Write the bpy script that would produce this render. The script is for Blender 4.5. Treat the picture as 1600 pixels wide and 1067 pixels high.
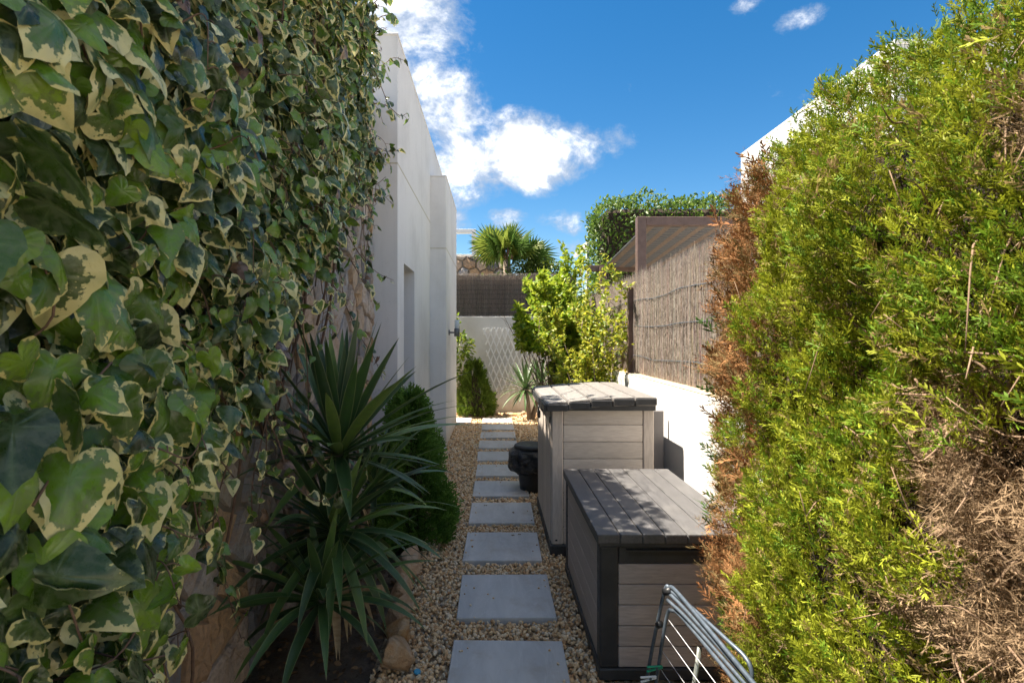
import bpy, bmesh, math, random
import numpy as np
from mathutils import Vector, Matrix
random.seed(7); rng = np.random.default_rng(11)
for o in list(bpy.data.objects): bpy.data.objects.remove(o)
scn = bpy.context.scene
COL = scn.collection
R = math.radians
# ------------------------------------------------------------------ camera
cd = bpy.data.cameras.new('camera'); cam = bpy.data.objects.new('camera', cd); COL.objects.link(cam)
cam.location = (0, 0, 1.7); cam.rotation_euler = (R(90), 0, 0)
cd.sensor_width = 36; cd.lens = 36 * 850 / 1600
cd.shift_x = 29 / 1600; cd.shift_y = -5.5 / 1600
cd.clip_start = 0.05; cd.clip_end = 3000
cd.dof.use_dof = True; cd.dof.focus_distance = 4.5; cd.dof.aperture_fstop = 9
scn.camera = cam
scn.render.engine = 'CYCLES'; cy = scn.cycles; cy.max_bounces = 6; cy.diffuse_bounces = 4; cy.glossy_bounces = 2; cy.transmission_bounces = 3
scn.render.resolution_x = 1024; scn.render.resolution_y = 682
# ------------------------------------------------------------------ light
SUN_EL, SUN_AZ = 62.5, -85.0            # azimuth from +Y towards +X
vs = scn.view_settings
vs.view_transform = 'Standard'; vs.look = 'None'; vs.gamma = 1; vs.exposure = 2.92
sd = bpy.data.lights.new('sun', 'SUN'); sun = bpy.data.objects.new('sun', sd); COL.objects.link(sun)
sd.energy = 2.0; sd.angle = R(0.55); sd.color = (1.0, 0.92, 0.79)
sv = Vector((math.sin(R(SUN_AZ)) * math.cos(R(SUN_EL)), math.cos(R(SUN_AZ)) * math.cos(R(SUN_EL)), math.sin(R(SUN_EL))))
sun.rotation_euler = (-sv).to_track_quat('-Z', 'Y').to_euler()
sun.location = (-4, 0, 9)
w = bpy.data.worlds.new('World'); scn.world = w; w.use_nodes = True
nt = w.node_tree; nt.nodes.clear()
def N(t, **k):
    n = nt.nodes.new(t)
    for a, b in k.items(): setattr(n, a, b)
    return n
def L(a, b): nt.links.new(a, b)
def M(op, a, b=None, c=None, clamp=False):
    n = N('ShaderNodeMath', operation=op, use_clamp=clamp)
    for i, v in enumerate((a, b, c)):
        if v is None: continue
        if isinstance(v, (int, float)): n.inputs[i].default_value = v
        else: L(v, n.inputs[i])
    return n.outputs[0]
sky = N('ShaderNodeTexSky', sky_type='NISHITA', sun_disc=False)
sky.sun_elevation = R(SUN_EL); sky.sun_rotation = R(SUN_AZ % 360)
sky.altitude = 300; sky.air_density = 1.0; sky.dust_density = 0.25; sky.ozone_density = 2.0
hs = N('ShaderNodeHueSaturation'); hs.inputs['Saturation'].default_value = 1.40; hs.inputs['Value'].default_value = 0.175
L(sky.outputs[0], hs.inputs['Color'])
tn = N('ShaderNodeMix', data_type='RGBA', blend_type='MULTIPLY'); tn.inputs[0].default_value = 1; tn.inputs[7].default_value = (1.06, .97, .90, 1); L(hs.outputs[0], tn.inputs[6])
bg1 = N('ShaderNodeBackground'); L(tn.outputs[2], bg1.inputs[0]); bg1.inputs[1].default_value = 0.15
tc = N('ShaderNodeTexCoord'); sp = N('ShaderNodeSeparateXYZ'); L(tc.outputs['Generated'], sp.inputs[0])
az = M('ARCTAN2', sp.outputs[0], sp.outputs[1]); el = M('ARCSINE', sp.outputs[2])
# drifting cumulus: where the sky holds cloud (azimuth, elevation, half widths in degrees, weight)
CL = [(-9.0, 31, 7.5, 7, .62), (-4.5, 23, 5.0, 5.0, .62), (4.2, 18.8, 9.0, 4.8, .74), (-3.5, 17.2, 6.5, 4.6, .68), (-6.5, 23.5, 3.5, 6, .6), (12.8, 19.4, 3.4, 2.2, .36),
      (1.0, 12.2, 3.5, 1.6, .42), (7.0, 11.8, 3.6, 1.8, .42), (29.6, 27.0, 2.8, 1.4, .34), (25.0, 29.0, 2.2, 1.2, .28), (-3.5, 12.0, 3, 1.6, .36), (8, 9, 3, 1.4, .38),
      (-30, 27, 14, 12, .66)]
mask = None
for a0, e0, ra, re, wt in CL:
    da = M('DIVIDE', M('SUBTRACT', az, R(a0)), R(ra)); de = M('DIVIDE', M('SUBTRACT', el, R(e0)), R(re))
    q = M('SUBTRACT', 1.0, M('ADD', M('MULTIPLY', da, da), M('MULTIPLY', de, de)))
    q = M('MULTIPLY', M('MAXIMUM', q, 0.0), wt)
    q = M('POWER', q, 0.7)
    mask = q if mask is None else M('MAXIMUM', mask, q)
cv = N('ShaderNodeCombineXYZ'); L(sp.outputs[0], cv.inputs[0]); L(sp.outputs[1], cv.inputs[1]); L(M('MULTIPLY', sp.outputs[2], 1.4), cv.inputs[2])
def wnoise(scale, det, rough, off):
    n = N('ShaderNodeTexNoise'); n.inputs['Scale'].default_value = scale; n.inputs['Detail'].default_value = det
    n.inputs['Roughness'].default_value = rough; n.inputs['Distortion'].default_value = 0.25
    ad = N('ShaderNodeVectorMath', operation='ADD'); L(cv.outputs[0], ad.inputs[0]); ad.inputs[1].default_value = off
    L(ad.outputs[0], n.inputs['Vector']); return n.outputs[0]
# extra broken cumulus added only outside the camera view, to brighten the shade
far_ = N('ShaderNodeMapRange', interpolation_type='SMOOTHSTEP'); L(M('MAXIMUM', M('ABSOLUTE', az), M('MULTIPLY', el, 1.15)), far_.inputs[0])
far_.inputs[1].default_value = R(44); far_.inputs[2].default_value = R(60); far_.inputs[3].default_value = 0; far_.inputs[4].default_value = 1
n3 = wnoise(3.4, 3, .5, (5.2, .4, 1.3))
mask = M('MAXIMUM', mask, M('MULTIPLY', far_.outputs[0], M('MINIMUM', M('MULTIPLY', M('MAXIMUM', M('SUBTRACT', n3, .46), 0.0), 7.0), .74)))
n1 = wnoise(9.0, 11, .68, (3.1, 1.7, .3)); n2 = wnoise(14, 6, .6, (3.1, 1.74, 2.3))
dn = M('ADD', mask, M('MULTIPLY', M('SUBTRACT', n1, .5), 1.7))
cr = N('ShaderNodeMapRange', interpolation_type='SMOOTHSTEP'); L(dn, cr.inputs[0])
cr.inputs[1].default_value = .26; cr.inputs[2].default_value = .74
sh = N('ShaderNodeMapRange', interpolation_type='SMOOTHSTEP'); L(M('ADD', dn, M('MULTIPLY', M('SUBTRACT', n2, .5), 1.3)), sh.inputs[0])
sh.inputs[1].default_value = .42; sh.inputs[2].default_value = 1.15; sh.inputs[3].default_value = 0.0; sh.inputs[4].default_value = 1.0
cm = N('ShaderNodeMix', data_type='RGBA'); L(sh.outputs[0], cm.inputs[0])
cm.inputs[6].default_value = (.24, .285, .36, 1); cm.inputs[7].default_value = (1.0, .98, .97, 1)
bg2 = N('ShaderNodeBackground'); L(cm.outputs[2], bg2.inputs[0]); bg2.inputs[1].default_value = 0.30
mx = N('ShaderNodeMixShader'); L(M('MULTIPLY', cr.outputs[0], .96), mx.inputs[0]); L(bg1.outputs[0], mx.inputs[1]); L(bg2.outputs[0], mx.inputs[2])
wo = N('ShaderNodeOutputWorld'); L(mx.outputs[0], wo.inputs[0])

# ------------------------------------------------------------------ helpers
def P(px, py, Y): return ((px - 771) * Y / 850, Y, 1.7 - (py - 528) * Y / 850)
def tag(o, label=None, cat=None, group=None, kind=None):
    if label: o['label'] = label
    if cat: o['category'] = cat
    if group: o['group'] = group
    if kind: o['kind'] = kind
    return o
def empty(name, loc, label, cat, group=None):
    o = bpy.data.objects.new(name, None); COL.objects.link(o); o.location = loc; o.empty_display_size = .1
    return tag(o, label, cat, group)
def link(name, me, mat=None, parent=None, loc=None):
    o = bpy.data.objects.new(name, me); COL.objects.link(o)
    if mat and not me.materials: me.materials.append(mat)
    if parent:
        o.parent = parent
        p = parent; off = Vector((0, 0, 0))
        while p: off += p.location; p = p.parent
        o.location = (Vector(loc) if loc is not None else Vector((0, 0, 0))) - off
    elif loc is not None: o.location = loc
    return o
def npmesh(V, F, name='mesh', smooth=False, attrs=None, cols=None):
    """V (n,3), F (m,k) uniform polygons"""
    me = bpy.data.meshes.new(name); V = np.asarray(V, np.float32); F = np.asarray(F, np.int32)
    m, k = F.shape
    me.vertices.add(len(V)); me.vertices.foreach_set('co', V.ravel())
    me.loops.add(m * k); me.loops.foreach_set('vertex_index', F.ravel())
    me.polygons.add(m); me.polygons.foreach_set('loop_start', np.arange(0, m * k, k, dtype=np.int32))
    me.polygons.foreach_set('loop_total', np.full(m, k, np.int32))
    if smooth: me.polygons.foreach_set('use_smooth', np.ones(m, bool))
    me.update(calc_edges=True)
    for a, v in (attrs or {}).items():
        at = me.attributes.new(a, 'FLOAT', 'POINT'); at.data.foreach_set('value', np.asarray(v, np.float32).ravel())
    if cols is not None:
        at = me.attributes.new('col', 'FLOAT_COLOR', 'POINT')
        c = np.ones((len(V), 4), np.float32); c[:, :3] = cols; at.data.foreach_set('color', c.ravel())
    return me
def pymesh(V, F, name='mesh', smooth=False):
    me = bpy.data.meshes.new(name); me.from_pydata([tuple(v) for v in V], [], [tuple(f) for f in F]); me.update()
    if smooth: me.polygons.foreach_set('use_smooth', [True] * len(me.polygons))
    return me
def box_mesh(sx, sy, sz, bev=0.004, seg=1):
    bm = bmesh.new(); bmesh.ops.create_cube(bm, size=1)
    for v in bm.verts: v.co.x *= sx; v.co.y *= sy; v.co.z *= sz
    if bev: bmesh.ops.bevel(bm, geom=bm.edges[:], offset=min(bev, .45 * min(sx, sy, sz)), segments=seg, profile=.6, affect='EDGES')
    me = bpy.data.meshes.new('box'); bm.to_mesh(me); bm.free(); return me
def box(name, x0, x1, y0, y1, z0, z1, mat, parent=None, bev=0.004, rot=None, seg=1):
    me = box_mesh(x1 - x0, y1 - y0, z1 - z0, bev, seg)
    o = link(name, me, mat, parent, ((x0 + x1) / 2, (y0 + y1) / 2, (z0 + z1) / 2))
    if rot: o.rotation_euler = rot
    return o
def tube_arr(pts, rad, sides=6):
    pts = [Vector(p) for p in pts]; n = len(pts)
    if isinstance(rad, (int, float)): rad = [rad] * n
    V, F = [], []; prev = None
    for i, p in enumerate(pts):
        t = (pts[min(i + 1, n - 1)] - pts[max(i - 1, 0)]).normalized()
        if prev is None: a = t.orthogonal().normalized()
        else: a = (prev - t * prev.dot(t)).normalized()
        prev = a; b = t.cross(a)
        for s in range(sides):
            th = 2 * math.pi * s / sides
            V.append(p + (a * math.cos(th) + b * math.sin(th)) * rad[i])
    for i in range(n - 1):
        for s in range(sides):
            s2 = (s + 1) % sides
            F.append((i * sides + s, i * sides + s2, (i + 1) * sides + s2, (i + 1) * sides + s))
    F.append(tuple(range(sides))[::-1]); F.append(tuple((n - 1) * sides + s for s in range(sides)))
    return V, F
def tubes(name, lst, mat, parent=None, sides=6):
    V, F = [], []
    for pts, rad in lst:
        v, f = tube_arr(pts, rad, sides); k = len(V); V += v; F += [tuple(i + k for i in q) for q in f]
    c = V[0].copy(); V = [v - c for v in V]
    return link(name, pymesh(V, F, name, True), mat, parent, c)
def smooth_path(pts, n=6):
    """Catmull-Rom"""
    p = [Vector(q) for q in pts]; p = [p[0] * 2 - p[1]] + p + [p[-1] * 2 - p[-2]]; out = []
    for i in range(1, len(p) - 2):
        for k in range(n):
            t = k / n; a, b, c, d = p[i - 1], p[i], p[i + 1], p[i + 2]
            out.append(.5 * ((2 * b) + (c - a) * t + (2 * a - 5 * b + 4 * c - d) * t * t + (3 * b - a - 3 * c + d) * t ** 3))
    out.append(p[-2]); return out
def frames(D, Nn):
    y = D / np.linalg.norm(D, axis=1, keepdims=True)
    x = np.cross(y, Nn); x /= np.linalg.norm(x, axis=1, keepdims=True) + 1e-9
    z = np.cross(x, y); return np.stack([x, y, z], axis=2)
def scatter(tv, tf, Rm, S, T):
    n, k = len(T), len(tv)
    V = np.einsum('nij,kj->nki', Rm, tv) * np.asarray(S).reshape(n, 1, 1) + T[:, None, :]
    F = tf[None] + (np.arange(n) * k)[:, None, None]
    return V.reshape(-1, 3), F.reshape(-1, tf.shape[1])
def rdir(n):
    v = rng.normal(size=(n, 3)); return v / np.linalg.norm(v, axis=1, keepdims=True)
def vnoise(p, s, seed=0):
    """cheap smooth 3-D value noise, numpy; p (n,3)"""
    q = p * s + seed * 17.3; i = np.floor(q).astype(np.int64); f = q - i; f = f * f * (3 - 2 * f); out = 0
    for dx in (0, 1):
        for dy in (0, 1):
            for dz in (0, 1):
                h = (i[:, 0] + dx) * 374761393 + (i[:, 1] + dy) * 668265263 + (i[:, 2] + dz) * 2147483647 + seed * 1013
                h = (h ^ (h >> 13)) * 1274126177; h = ((h ^ (h >> 16)) & 0xffff) / 65535.0
                out = out + h * np.where(dx, f[:, 0], 1 - f[:, 0]) * np.where(dy, f[:, 1], 1 - f[:, 1]) * np.where(dz, f[:, 2], 1 - f[:, 2])
    return out

# ------------------------------------------------------------------ materials
class MB:
    def __init__(s, name):
        s.m = bpy.data.materials.new(name); s.m.use_nodes = True; s.t = s.m.node_tree; s.t.nodes.clear()
        s.out = s.n('ShaderNodeOutputMaterial'); s.b = s.n('ShaderNodeBsdfPrincipled'); s.l(s.b.outputs[0], s.out.inputs[0])
    def n(s, t, **k):
        q = s.t.nodes.new(t)
        for a, b in k.items(): setattr(q, a, b)
        return q
    def l(s, a, b): s.t.links.new(a, b)
    def math(s, op, a, b=None, clamp=False):
        q = s.n('ShaderNodeMath', operation=op, use_clamp=clamp)
        for i, v in enumerate((a, b)):
            if v is None: continue
            if isinstance(v, (int, float)): q.inputs[i].default_value = v
            else: s.l(v, q.inputs[i])
        return q.outputs[0]
    def coord(s, stretch=(1, 1, 1), kind='Object'):
        if kind == 'World': c = s.n('ShaderNodeNewGeometry').outputs['Position']
        else: c = s.n('ShaderNodeTexCoord').outputs[kind]
        mp = s.n('ShaderNodeMapping'); s.l(c, mp.inputs[0]); mp.inputs['Scale'].default_value = stretch; return mp.outputs[0]
    def noise(s, scale, det=4, rough=.55, co=None, dist=0):
        q = s.n('ShaderNodeTexNoise'); q.inputs['Scale'].default_value = scale; q.inputs['Detail'].default_value = det
        q.inputs['Roughness'].default_value = rough; q.inputs['Distortion'].default_value = dist
        if co is not None: s.l(co, q.inputs['Vector'])
        return q.outputs[0]
    def ramp(s, f, stops):
        q = s.n('ShaderNodeValToRGB'); s.l(f, q.inputs[0]); e = q.color_ramp.elements
        while len(e) < len(stops): e.new(.5)
        for i, (p, c) in enumerate(stops): e[i].position = p; e[i].color = tuple(c) + (1,)
        return q.outputs[0]
    def mix(s, f, a, b, mode='MIX'):
        q = s.n('ShaderNodeMix', data_type='RGBA', blend_type=mode)
        for i, v in ((0, f), (6, a), (7, b)):
            if isinstance(v, (int, float)): q.inputs[i].default_value = v
            elif isinstance(v, tuple): q.inputs[i].default_value = v + (1,)
            else: s.l(v, q.inputs[i])
        return q.outputs[2]
    def map(s, f, a, b, c=0., d=1.):
        q = s.n('ShaderNodeMapRange', interpolation_type='SMOOTHSTEP'); s.l(f, q.inputs[0])
        for i, v in enumerate((a, b, c, d)): q.inputs[i + 1].default_value = v
        return q.outputs[0]
    def attr(s, name): return s.n('ShaderNodeAttribute', attribute_name=name)
    def bump(s, h, st=.3, dist=.01):
        q = s.n('ShaderNodeBump'); q.inputs['Strength'].default_value = st; q.inputs['Distance'].default_value = dist
        s.l(h, q.inputs['Height']); s.l(q.outputs[0], s.b.inputs['Normal'])
    def fin(s, col=None, rough=.6, spec=.5, metal=0, trans=0, tcol=None):
        if col is not None:
            if isinstance(col, tuple): s.b.inputs['Base Color'].default_value = col + (1,)
            else: s.l(col, s.b.inputs['Base Color'])
        if isinstance(rough, (int, float)): s.b.inputs['Roughness'].default_value = rough
        else: s.l(rough, s.b.inputs['Roughness'])
        s.b.inputs['Specular IOR Level'].default_value = spec; s.b.inputs['Metallic'].default_value = metal
        if trans:
            tr = s.n('ShaderNodeBsdfTranslucent'); ms = s.n('ShaderNodeMixShader'); ms.inputs[0].default_value = trans
            s.l(tcol if tcol is not None else col, tr.inputs[0]); s.l(s.b.outputs[0], ms.inputs[1]); s.l(tr.outputs[0], ms.inputs[2]); s.l(ms.outputs[0], s.out.inputs[0])
        return s.m
def simple(name, c1, c2, scale=8, rough=.6, bump=0., bscale=60, stretch=(1, 1, 1), spec=.5, metal=0, bdist=.004, per=0.0, world=False):
    b = MB(name); co = b.coord(stretch, 'World' if world else 'Object')
    f = b.map(b.noise(scale, 6, .6, co), .3, .7); c = b.mix(f, c1, c2)
    if per:
        r = b.n('ShaderNodeObjectInfo').outputs['Random']
        hv = b.n('ShaderNodeHueSaturation'); b.l(c, hv.inputs['Color']); b.l(b.math('ADD', b.math('MULTIPLY', r, per * 2), 1 - per), hv.inputs['Value']); c = hv.outputs[0]
    if bump: b.bump(b.noise(bscale, 5, .6, co), bump, bdist)
    rr = b.map(b.noise(scale * 2.3, 4, .6, co), .25, .75, max(rough - .12, 0.05), min(rough + .12, 1))
    return b.fin(c, rr, spec, metal)
def stucco(name, c, stain, sc=1.0):
    b = MB(name); co = b.coord((1, 1, 1), 'World'); cs = b.coord((3.0, 3.0, .35), 'World')
    f = b.map(b.noise(1.1 * sc, 7, .62, co), .42, .75); g = b.map(b.noise(2.2, 6, .65, cs), .48, .8, 0, .55)
    fine = b.noise(160, 3, .6, co)
    col = b.mix(b.math('MULTIPLY', b.math('ADD', f, g, True), .8), c, stain)
    sz_ = b.n('ShaderNodeSeparateXYZ'); b.l(b.n('ShaderNodeNewGeometry').outputs['Position'], sz_.inputs[0]); spl = b.map(b.math('ADD', sz_.outputs[2], b.math('MULTIPLY', b.noise(6, 6, .7, co), .5)), .28, .55, .5, 0); col = b.mix(spl, col, (.42, .34, .25))
    crk = b.math('ABSOLUTE', b.math('SUBTRACT', b.noise(1.3, 6, .6, co, 1.5), .5)); col = b.mix(b.map(crk, 0, .0022, .35, 0), col, (.35, .33, .31))
    col = b.mix(.1, col, b.ramp(fine, [(.3, (.6, .6, .6)), (.7, (1, 1, 1))]), 'MULTIPLY')
    b.bump(b.math('ADD', b.math('MULTIPLY', b.noise(7, 3, .5, co), 1.5), b.noise(210, 4, .65, co)), .28, .004)
    return b.fin(col, .88, .25)
MT = {}
MT['white'] = stucco('white_render', (.76, .74, .725), (.62, .60, .585))
MT['wallwhite'] = stucco('white_wall_render', (.74, .72, .69), (.54, .51, .47), 1.6)
MT['dryleaf'] = simple('dry_sword_leaf', (.30, .21, .11), (.42, .32, .19), 14, .8, .4, 60, (1, 1, 4))
MT['farwhite'] = stucco('far_wall_render', (.66, .635, .59), (.54, .51, .46), 1.6)
MT['joint'] = simple('yellowed_joint', (.55, .50, .36), (.42, .38, .28), 20, .9)
MT['coping'] = simple('wall_top_mortar', (.62, .50, .34), (.50, .38, .24), 9, .9, .4, 60, world=True)
MT['frame'] = simple('dark_window_frame', (.10, .10, .11), (.07, .07, .08), 10, .4)
b = MB('window_glass'); MT['glass'] = b.fin((.05, .06, .07), .05, .8)
MT['char'] = simple('charcoal_plastic', (.030, .031, .034), (.050, .050, .052), 9, .48, .3, 180, spec=.45)
MT['black'] = simple('black_plastic', (.016, .017, .019), (.03, .03, .032), 9, .4, .15, 120)
def plank(name, c1, c2, st, rough=.55):
    b = MB(name); r = b.n('ShaderNodeObjectInfo').outputs['Random']
    tcn = b.n('ShaderNodeTexCoord').outputs['Object']; ad = b.n('ShaderNodeVectorMath', operation='ADD'); b.l(tcn, ad.inputs[0])
    cx = b.n('ShaderNodeCombineXYZ')
    for i in range(3): b.l(b.math('MULTIPLY', r, 31.0 + 7 * i), cx.inputs[i])
    b.l(cx.outputs[0], ad.inputs[1]); mp = b.n('ShaderNodeMapping'); b.l(ad.outputs[0], mp.inputs[0]); mp.inputs['Scale'].default_value = st; co = mp.outputs[0]
    g = b.noise(9, 7, .62, co, .6); f = b.map(g, .3, .7)
    c = b.mix(f, c1, c2)
    ds = b.noise(3.0, 5, .6, ad.outputs[0]); c = b.mix(b.map(ds, .5, .85, 0, .35), c, (.30, .28, .25))
    hv = b.n('ShaderNodeHueSaturation'); b.l(c, hv.inputs['Color']); b.l(b.math('ADD', b.math('MULTIPLY', r, .2), .9), hv.inputs['Value'])
    b.bump(g, .35, .003)
    return b.fin(hv.outputs[0], b.map(g, .3, .7, rough - .08, rough + .1), .4)
MT['shedboard'] = plank('taupe_shed_board', (.58, .50, .43), (.70, .62, .54), (1.2, 9, 9))
MT['sheddoor'] = plank('taupe_door_board', (.52, .445, .385), (.64, .56, .49), (9, 9, 1.2))
MT['shedroof'] = plank('grey_roof_panel', (.19, .175, .165), (.27, .25, .23), (7, 1.0, 7), .6)
MT['lid'] = plank('dark_lid_board', (.080, .077, .078), (.125, .120, .120), (8, 1.0, 8), .5)
MT['boxend'] = plank('brown_box_board', (.42, .355, .325), (.54, .465, .43), (1.2, 9, 9))
MT['boxside'] = plank('brown_box_side_board', (.42, .36, .33), (.53, .46, .425), (9, 1.2, 9))
MT['grey'] = simple('grey_board', (.22, .20, .195), (.27, .25, .24), 6, .7)
b = MB('bin_bag'); co = b.coord(); n = b.noise(16, 6, .65, co, 1.2); b.bump(n, .9, .03); MT['bag'] = b.fin((.012, .013, .016), .28, .6)
MT['steel'] = simple('galvanised_tube', (.085, .11, .14), (.14, .17, .21), 30, .42, .1, 200, spec=.5, metal=.45)
MT['legmetal'] = simple('olive_grey_leg', (.22, .24, .22), (.32, .33, .30), 30, .4, metal=.5)
MT['wire'] = simple('white_coated_wire', (.72, .73, .75), (.62, .63, .66), 30, .4)
MT['peg'] = simple('green_peg', (.02, .38, .22), (.02, .30, .17), 20, .4)
MT['whiteplastic'] = simple('white_plastic', (.75, .76, .77), (.65, .66, .68), 20, .4)
MT['brownmetal'] = simple('brown_painted_metal', (.115, .070, .055), (.16, .10, .08), 14, .5, .15, 90, world=True)
MT['joist'] = simple('brown_joist', (.17, .12, .095), (.24, .18, .14), 14, .7, .3, 60, (6, .6, 6), world=True)
MT['sheet'] = simple('grey_roof_sheet', (.10, .105, .115), (.15, .15, .16), 8, .7)
MT['whitepaint'] = simple('white_paint', (.80, .79, .77), (.70, .69, .67), 6, .5)
MT['lampgrey'] = simple('lamp_grey', (.14, .14, .15), (.2, .2, .21), 10, .4, metal=.6)
b = MB('opal_glass'); MT['opal'] = b.fin((.62, .66, .70), .25, .5)
b = MB('gravel_bed'); co = b.coord((1, 1, 1), 'World'); vo = b.n('ShaderNodeTexVoronoi'); vo.inputs['Scale'].default_value = 42; b.l(co, vo.inputs['Vector'])
bw = b.n('ShaderNodeRGBToBW'); b.l(vo.outputs['Color'], bw.inputs[0]); b.bump(vo.outputs['Distance'], .9, .02)
MT['gravelbed'] = b.fin(b.ramp(bw.outputs[0], [(.1, (.20, .135, .08)), (.5, (.36, .27, .17)), (.9, (.5, .41, .29))]), .9, .2)
MT['soil'] = simple('dark_soil', (.10, .072, .05), (.17, .125, .088), 14, .95, .9, 70, bdist=.02, world=True)
MT['land'] = simple('dry_land', (.24, .19, .12), (.14, .13, .07), .6, .95, .5, 30, world=True)
b = MB('pebble'); r = b.attr('rnd'); co = b.coord((1, 1, 1), 'World'); n = b.noise(120, 3, .6, co)
c = b.ramp(r.outputs['Fac'], [(0, (.44, .24, .11)), (.18, (.68, .43, .22)), (.45, (.79, .55, .31)), (.75, (.82, .63, .41)), (.93, (.84, .72, .54)), (1, (.36, .32, .27))])
c = b.mix(b.map(n, .35, .7, 0, .35), c, (.34, .22, .12)); b.bump(n, .3, .003); MT['pebble'] = b.fin(c, .75, .3)
b = MB('slab_porcelain'); r = b.n('ShaderNodeObjectInfo').outputs['Random']; tcn = b.n('ShaderNodeTexCoord').outputs['Object']
cx = b.n('ShaderNodeCombineXYZ'); b.l(b.math('MULTIPLY', r, 40.), cx.inputs[0]); b.l(b.math('MULTIPLY', r, 23.), cx.inputs[1])
ad = b.n('ShaderNodeVectorMath', operation='ADD'); b.l(tcn, ad.inputs[0]); b.l(cx.outputs[0], ad.inputs[1])
rt = b.n('ShaderNodeMapping'); b.l(ad.outputs[0], rt.inputs[0]); rt.inputs['Rotation'].default_value = (0, 0, .5); rt.inputs['Scale'].default_value = (3.2, .7, 1)
n = b.noise(2.2, 8, .6, rt.outputs[0], 1.0); c = b.ramp(n, [(.3, (.42, .42, .42)), (.5, (.505, .50, .495)), (.7, (.58, .57, .56))])
v = b.math('ABSOLUTE', b.math('SUBTRACT', b.noise(1.6, 5, .55, rt.outputs[0], 1.6), .5)); c = b.mix(b.map(v, 0, .022, .32, 0), c, (.62, .61, .60))
v2 = b.math('ABSOLUTE', b.math('SUBTRACT', b.noise(2.9, 4, .5, ad.outputs[0], 1.2), .47)); c = b.mix(b.map(v2, 0, .012, .28, 0), c, (.46, .44, .42))
dirt = b.noise(5, 6, .7, ad.outputs[0]); c = b.mix(b.map(dirt, .48, .78, 0, .6), c, (.36, .30, .24)); b.bump(b.noise(60, 4, .6, ad.outputs[0]), .12, .003)
MT['slab'] = b.fin(c, b.map(n, .3, .7, .5, .68), .4)
b = MB('wall_stone'); r = b.n('ShaderNodeObjectInfo').outputs['Random']; co = b.coord((1, 1, 1), 'World'); n = b.noise(9, 8, .68, co, .8); n2 = b.noise(45, 5, .65, co)
c = b.ramp(r, [(0, (.17, .17, .18)), (.17, (.28, .27, .27)), (.28, (.50, .30, .16)), (.42, (.60, .41, .25)), (.54, (.46, .42, .39)), (.66, (.36, .35, .35)), (.78, (.62, .45, .33)), (.88, (.58, .50, .42)), (1, (.24, .245, .26))])
c = b.mix(b.map(n, .42, .68, 0, .6), c, (.42, .26, .14)); c = b.mix(b.map(n2, .45, .75, 0, .5), c, (.16, .14, .13))
b.bump(b.math('ADD', n, b.math('MULTIPLY', n2, .5)), .9, .025); MT['stone'] = b.fin(c, .85, .25)
MT['mortar'] = simple('mortar', (.20, .165, .125), (.28, .23, .18), 7, .95, .6, 60, bdist=.01, world=True)
b = MB('ochre_rock'); co = b.coord((1, 1, 1), 'World'); n = b.noise(11, 8, .7, co, .6); r = b.n('ShaderNodeObjectInfo').outputs['Random']
c = b.ramp(n, [(.28, (.30, .14, .055)), (.45, (.58, .32, .13)), (.6, (.66, .46, .28)), (.75, (.66, .56, .46))]); c = b.mix(b.math('MULTIPLY', r, .45), c, (.58, .49, .42)); b.bump(b.noise(28, 8, .7, co), 1.0, .03); MT['rock'] = b.fin(c, .9, .2)
# plant materials
b = MB('ivy_leaf'); e = b.attr('edge').outputs['Fac']; r = b.attr('rnd').outputs['Fac']; co = b.coord((1, 1, 1), 'World')
n = b.noise(52, 3, .55, co); n2 = b.noise(34, 4, .6, co); vn = b.attr('vein').outputs['Fac']
frr = b.math('FRACT', b.math('MULTIPLY', r, 7.31)); fr2 = b.math('FRACT', b.math('MULTIPLY', r, 23.7))
green = b.ramp(frr, [(0, (.022, .040, .012)), (.28, (.038, .068, .015)), (.48, (.070, .135, .018)), (.66, (.135, .26, .022)), (1, (.23, .36, .03))])
grey = b.mix(.5, green, (.15, .17, .10)); g = b.mix(b.map(n2, .5, .6, 0, .7), green, grey)
thr = b.math('ADD', b.math('MULTIPLY', fr2, .85), .52)
val = b.math('SUBTRACT', b.math('ADD', e, b.math('MULTIPLY', b.math('SUBTRACT', n, .5), 1.25)), thr)
cream = b.ramp(fr2, [(0, (.80, .72, .36)), (.5, (.74, .62, .22)), (1, (.58, .54, .15))])
c = b.mix(b.map(val, -.22, -.16, 0, .6), g, (.14, .18, .07)); c = b.mix(b.map(val, -.02, .04), c, cream)
c = b.mix(b.math('MULTIPLY', vn, .30), c, (.22, .29, .13))
spot = b.noise(170, 3, .6, co); c = b.mix(b.map(spot, .66, .74, 0, .6), c, (.16, .11, .05))
dead = b.map(r, .975, .977); dcol = b.ramp(n2, [(.3, (.10, .055, .03)), (.7, (.28, .16, .09))]); c = b.mix(dead, c, dcol)
b.bump(b.math('ADD', b.math('MULTIPLY', n2, .5), b.math('MULTIPLY', vn, -.35)), .35, .01); MT['ivy'] = b.fin(c, b.map(n2, .3, .7, .22, .40), .55, trans=.22)
MT['vine'] = simple('vine_stem', (.13, .075, .05), (.20, .12, .08), 40, .8, .4, 100)
MT['bark'] = simple('bark', (.16, .12, .085), (.26, .20, .15), 18, .9, .8, 60, (1, 1, .3), bdist=.01)
def folmat(name, tr=.25, rough=.55, spec=.35):
    b = MB(name); a = b.attr('col').outputs['Color']; co = b.coord((1, 1, 1), 'World'); n = b.noise(45, 3, .6, co)
    hv = b.n('ShaderNodeHueSaturation'); b.l(a, hv.inputs['Color']); b.l(b.map(n, .25, .75, .8, 1.2), hv.inputs['Value'])
    return b.fin(hv.outputs[0], rough, spec, trans=tr)
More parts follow.
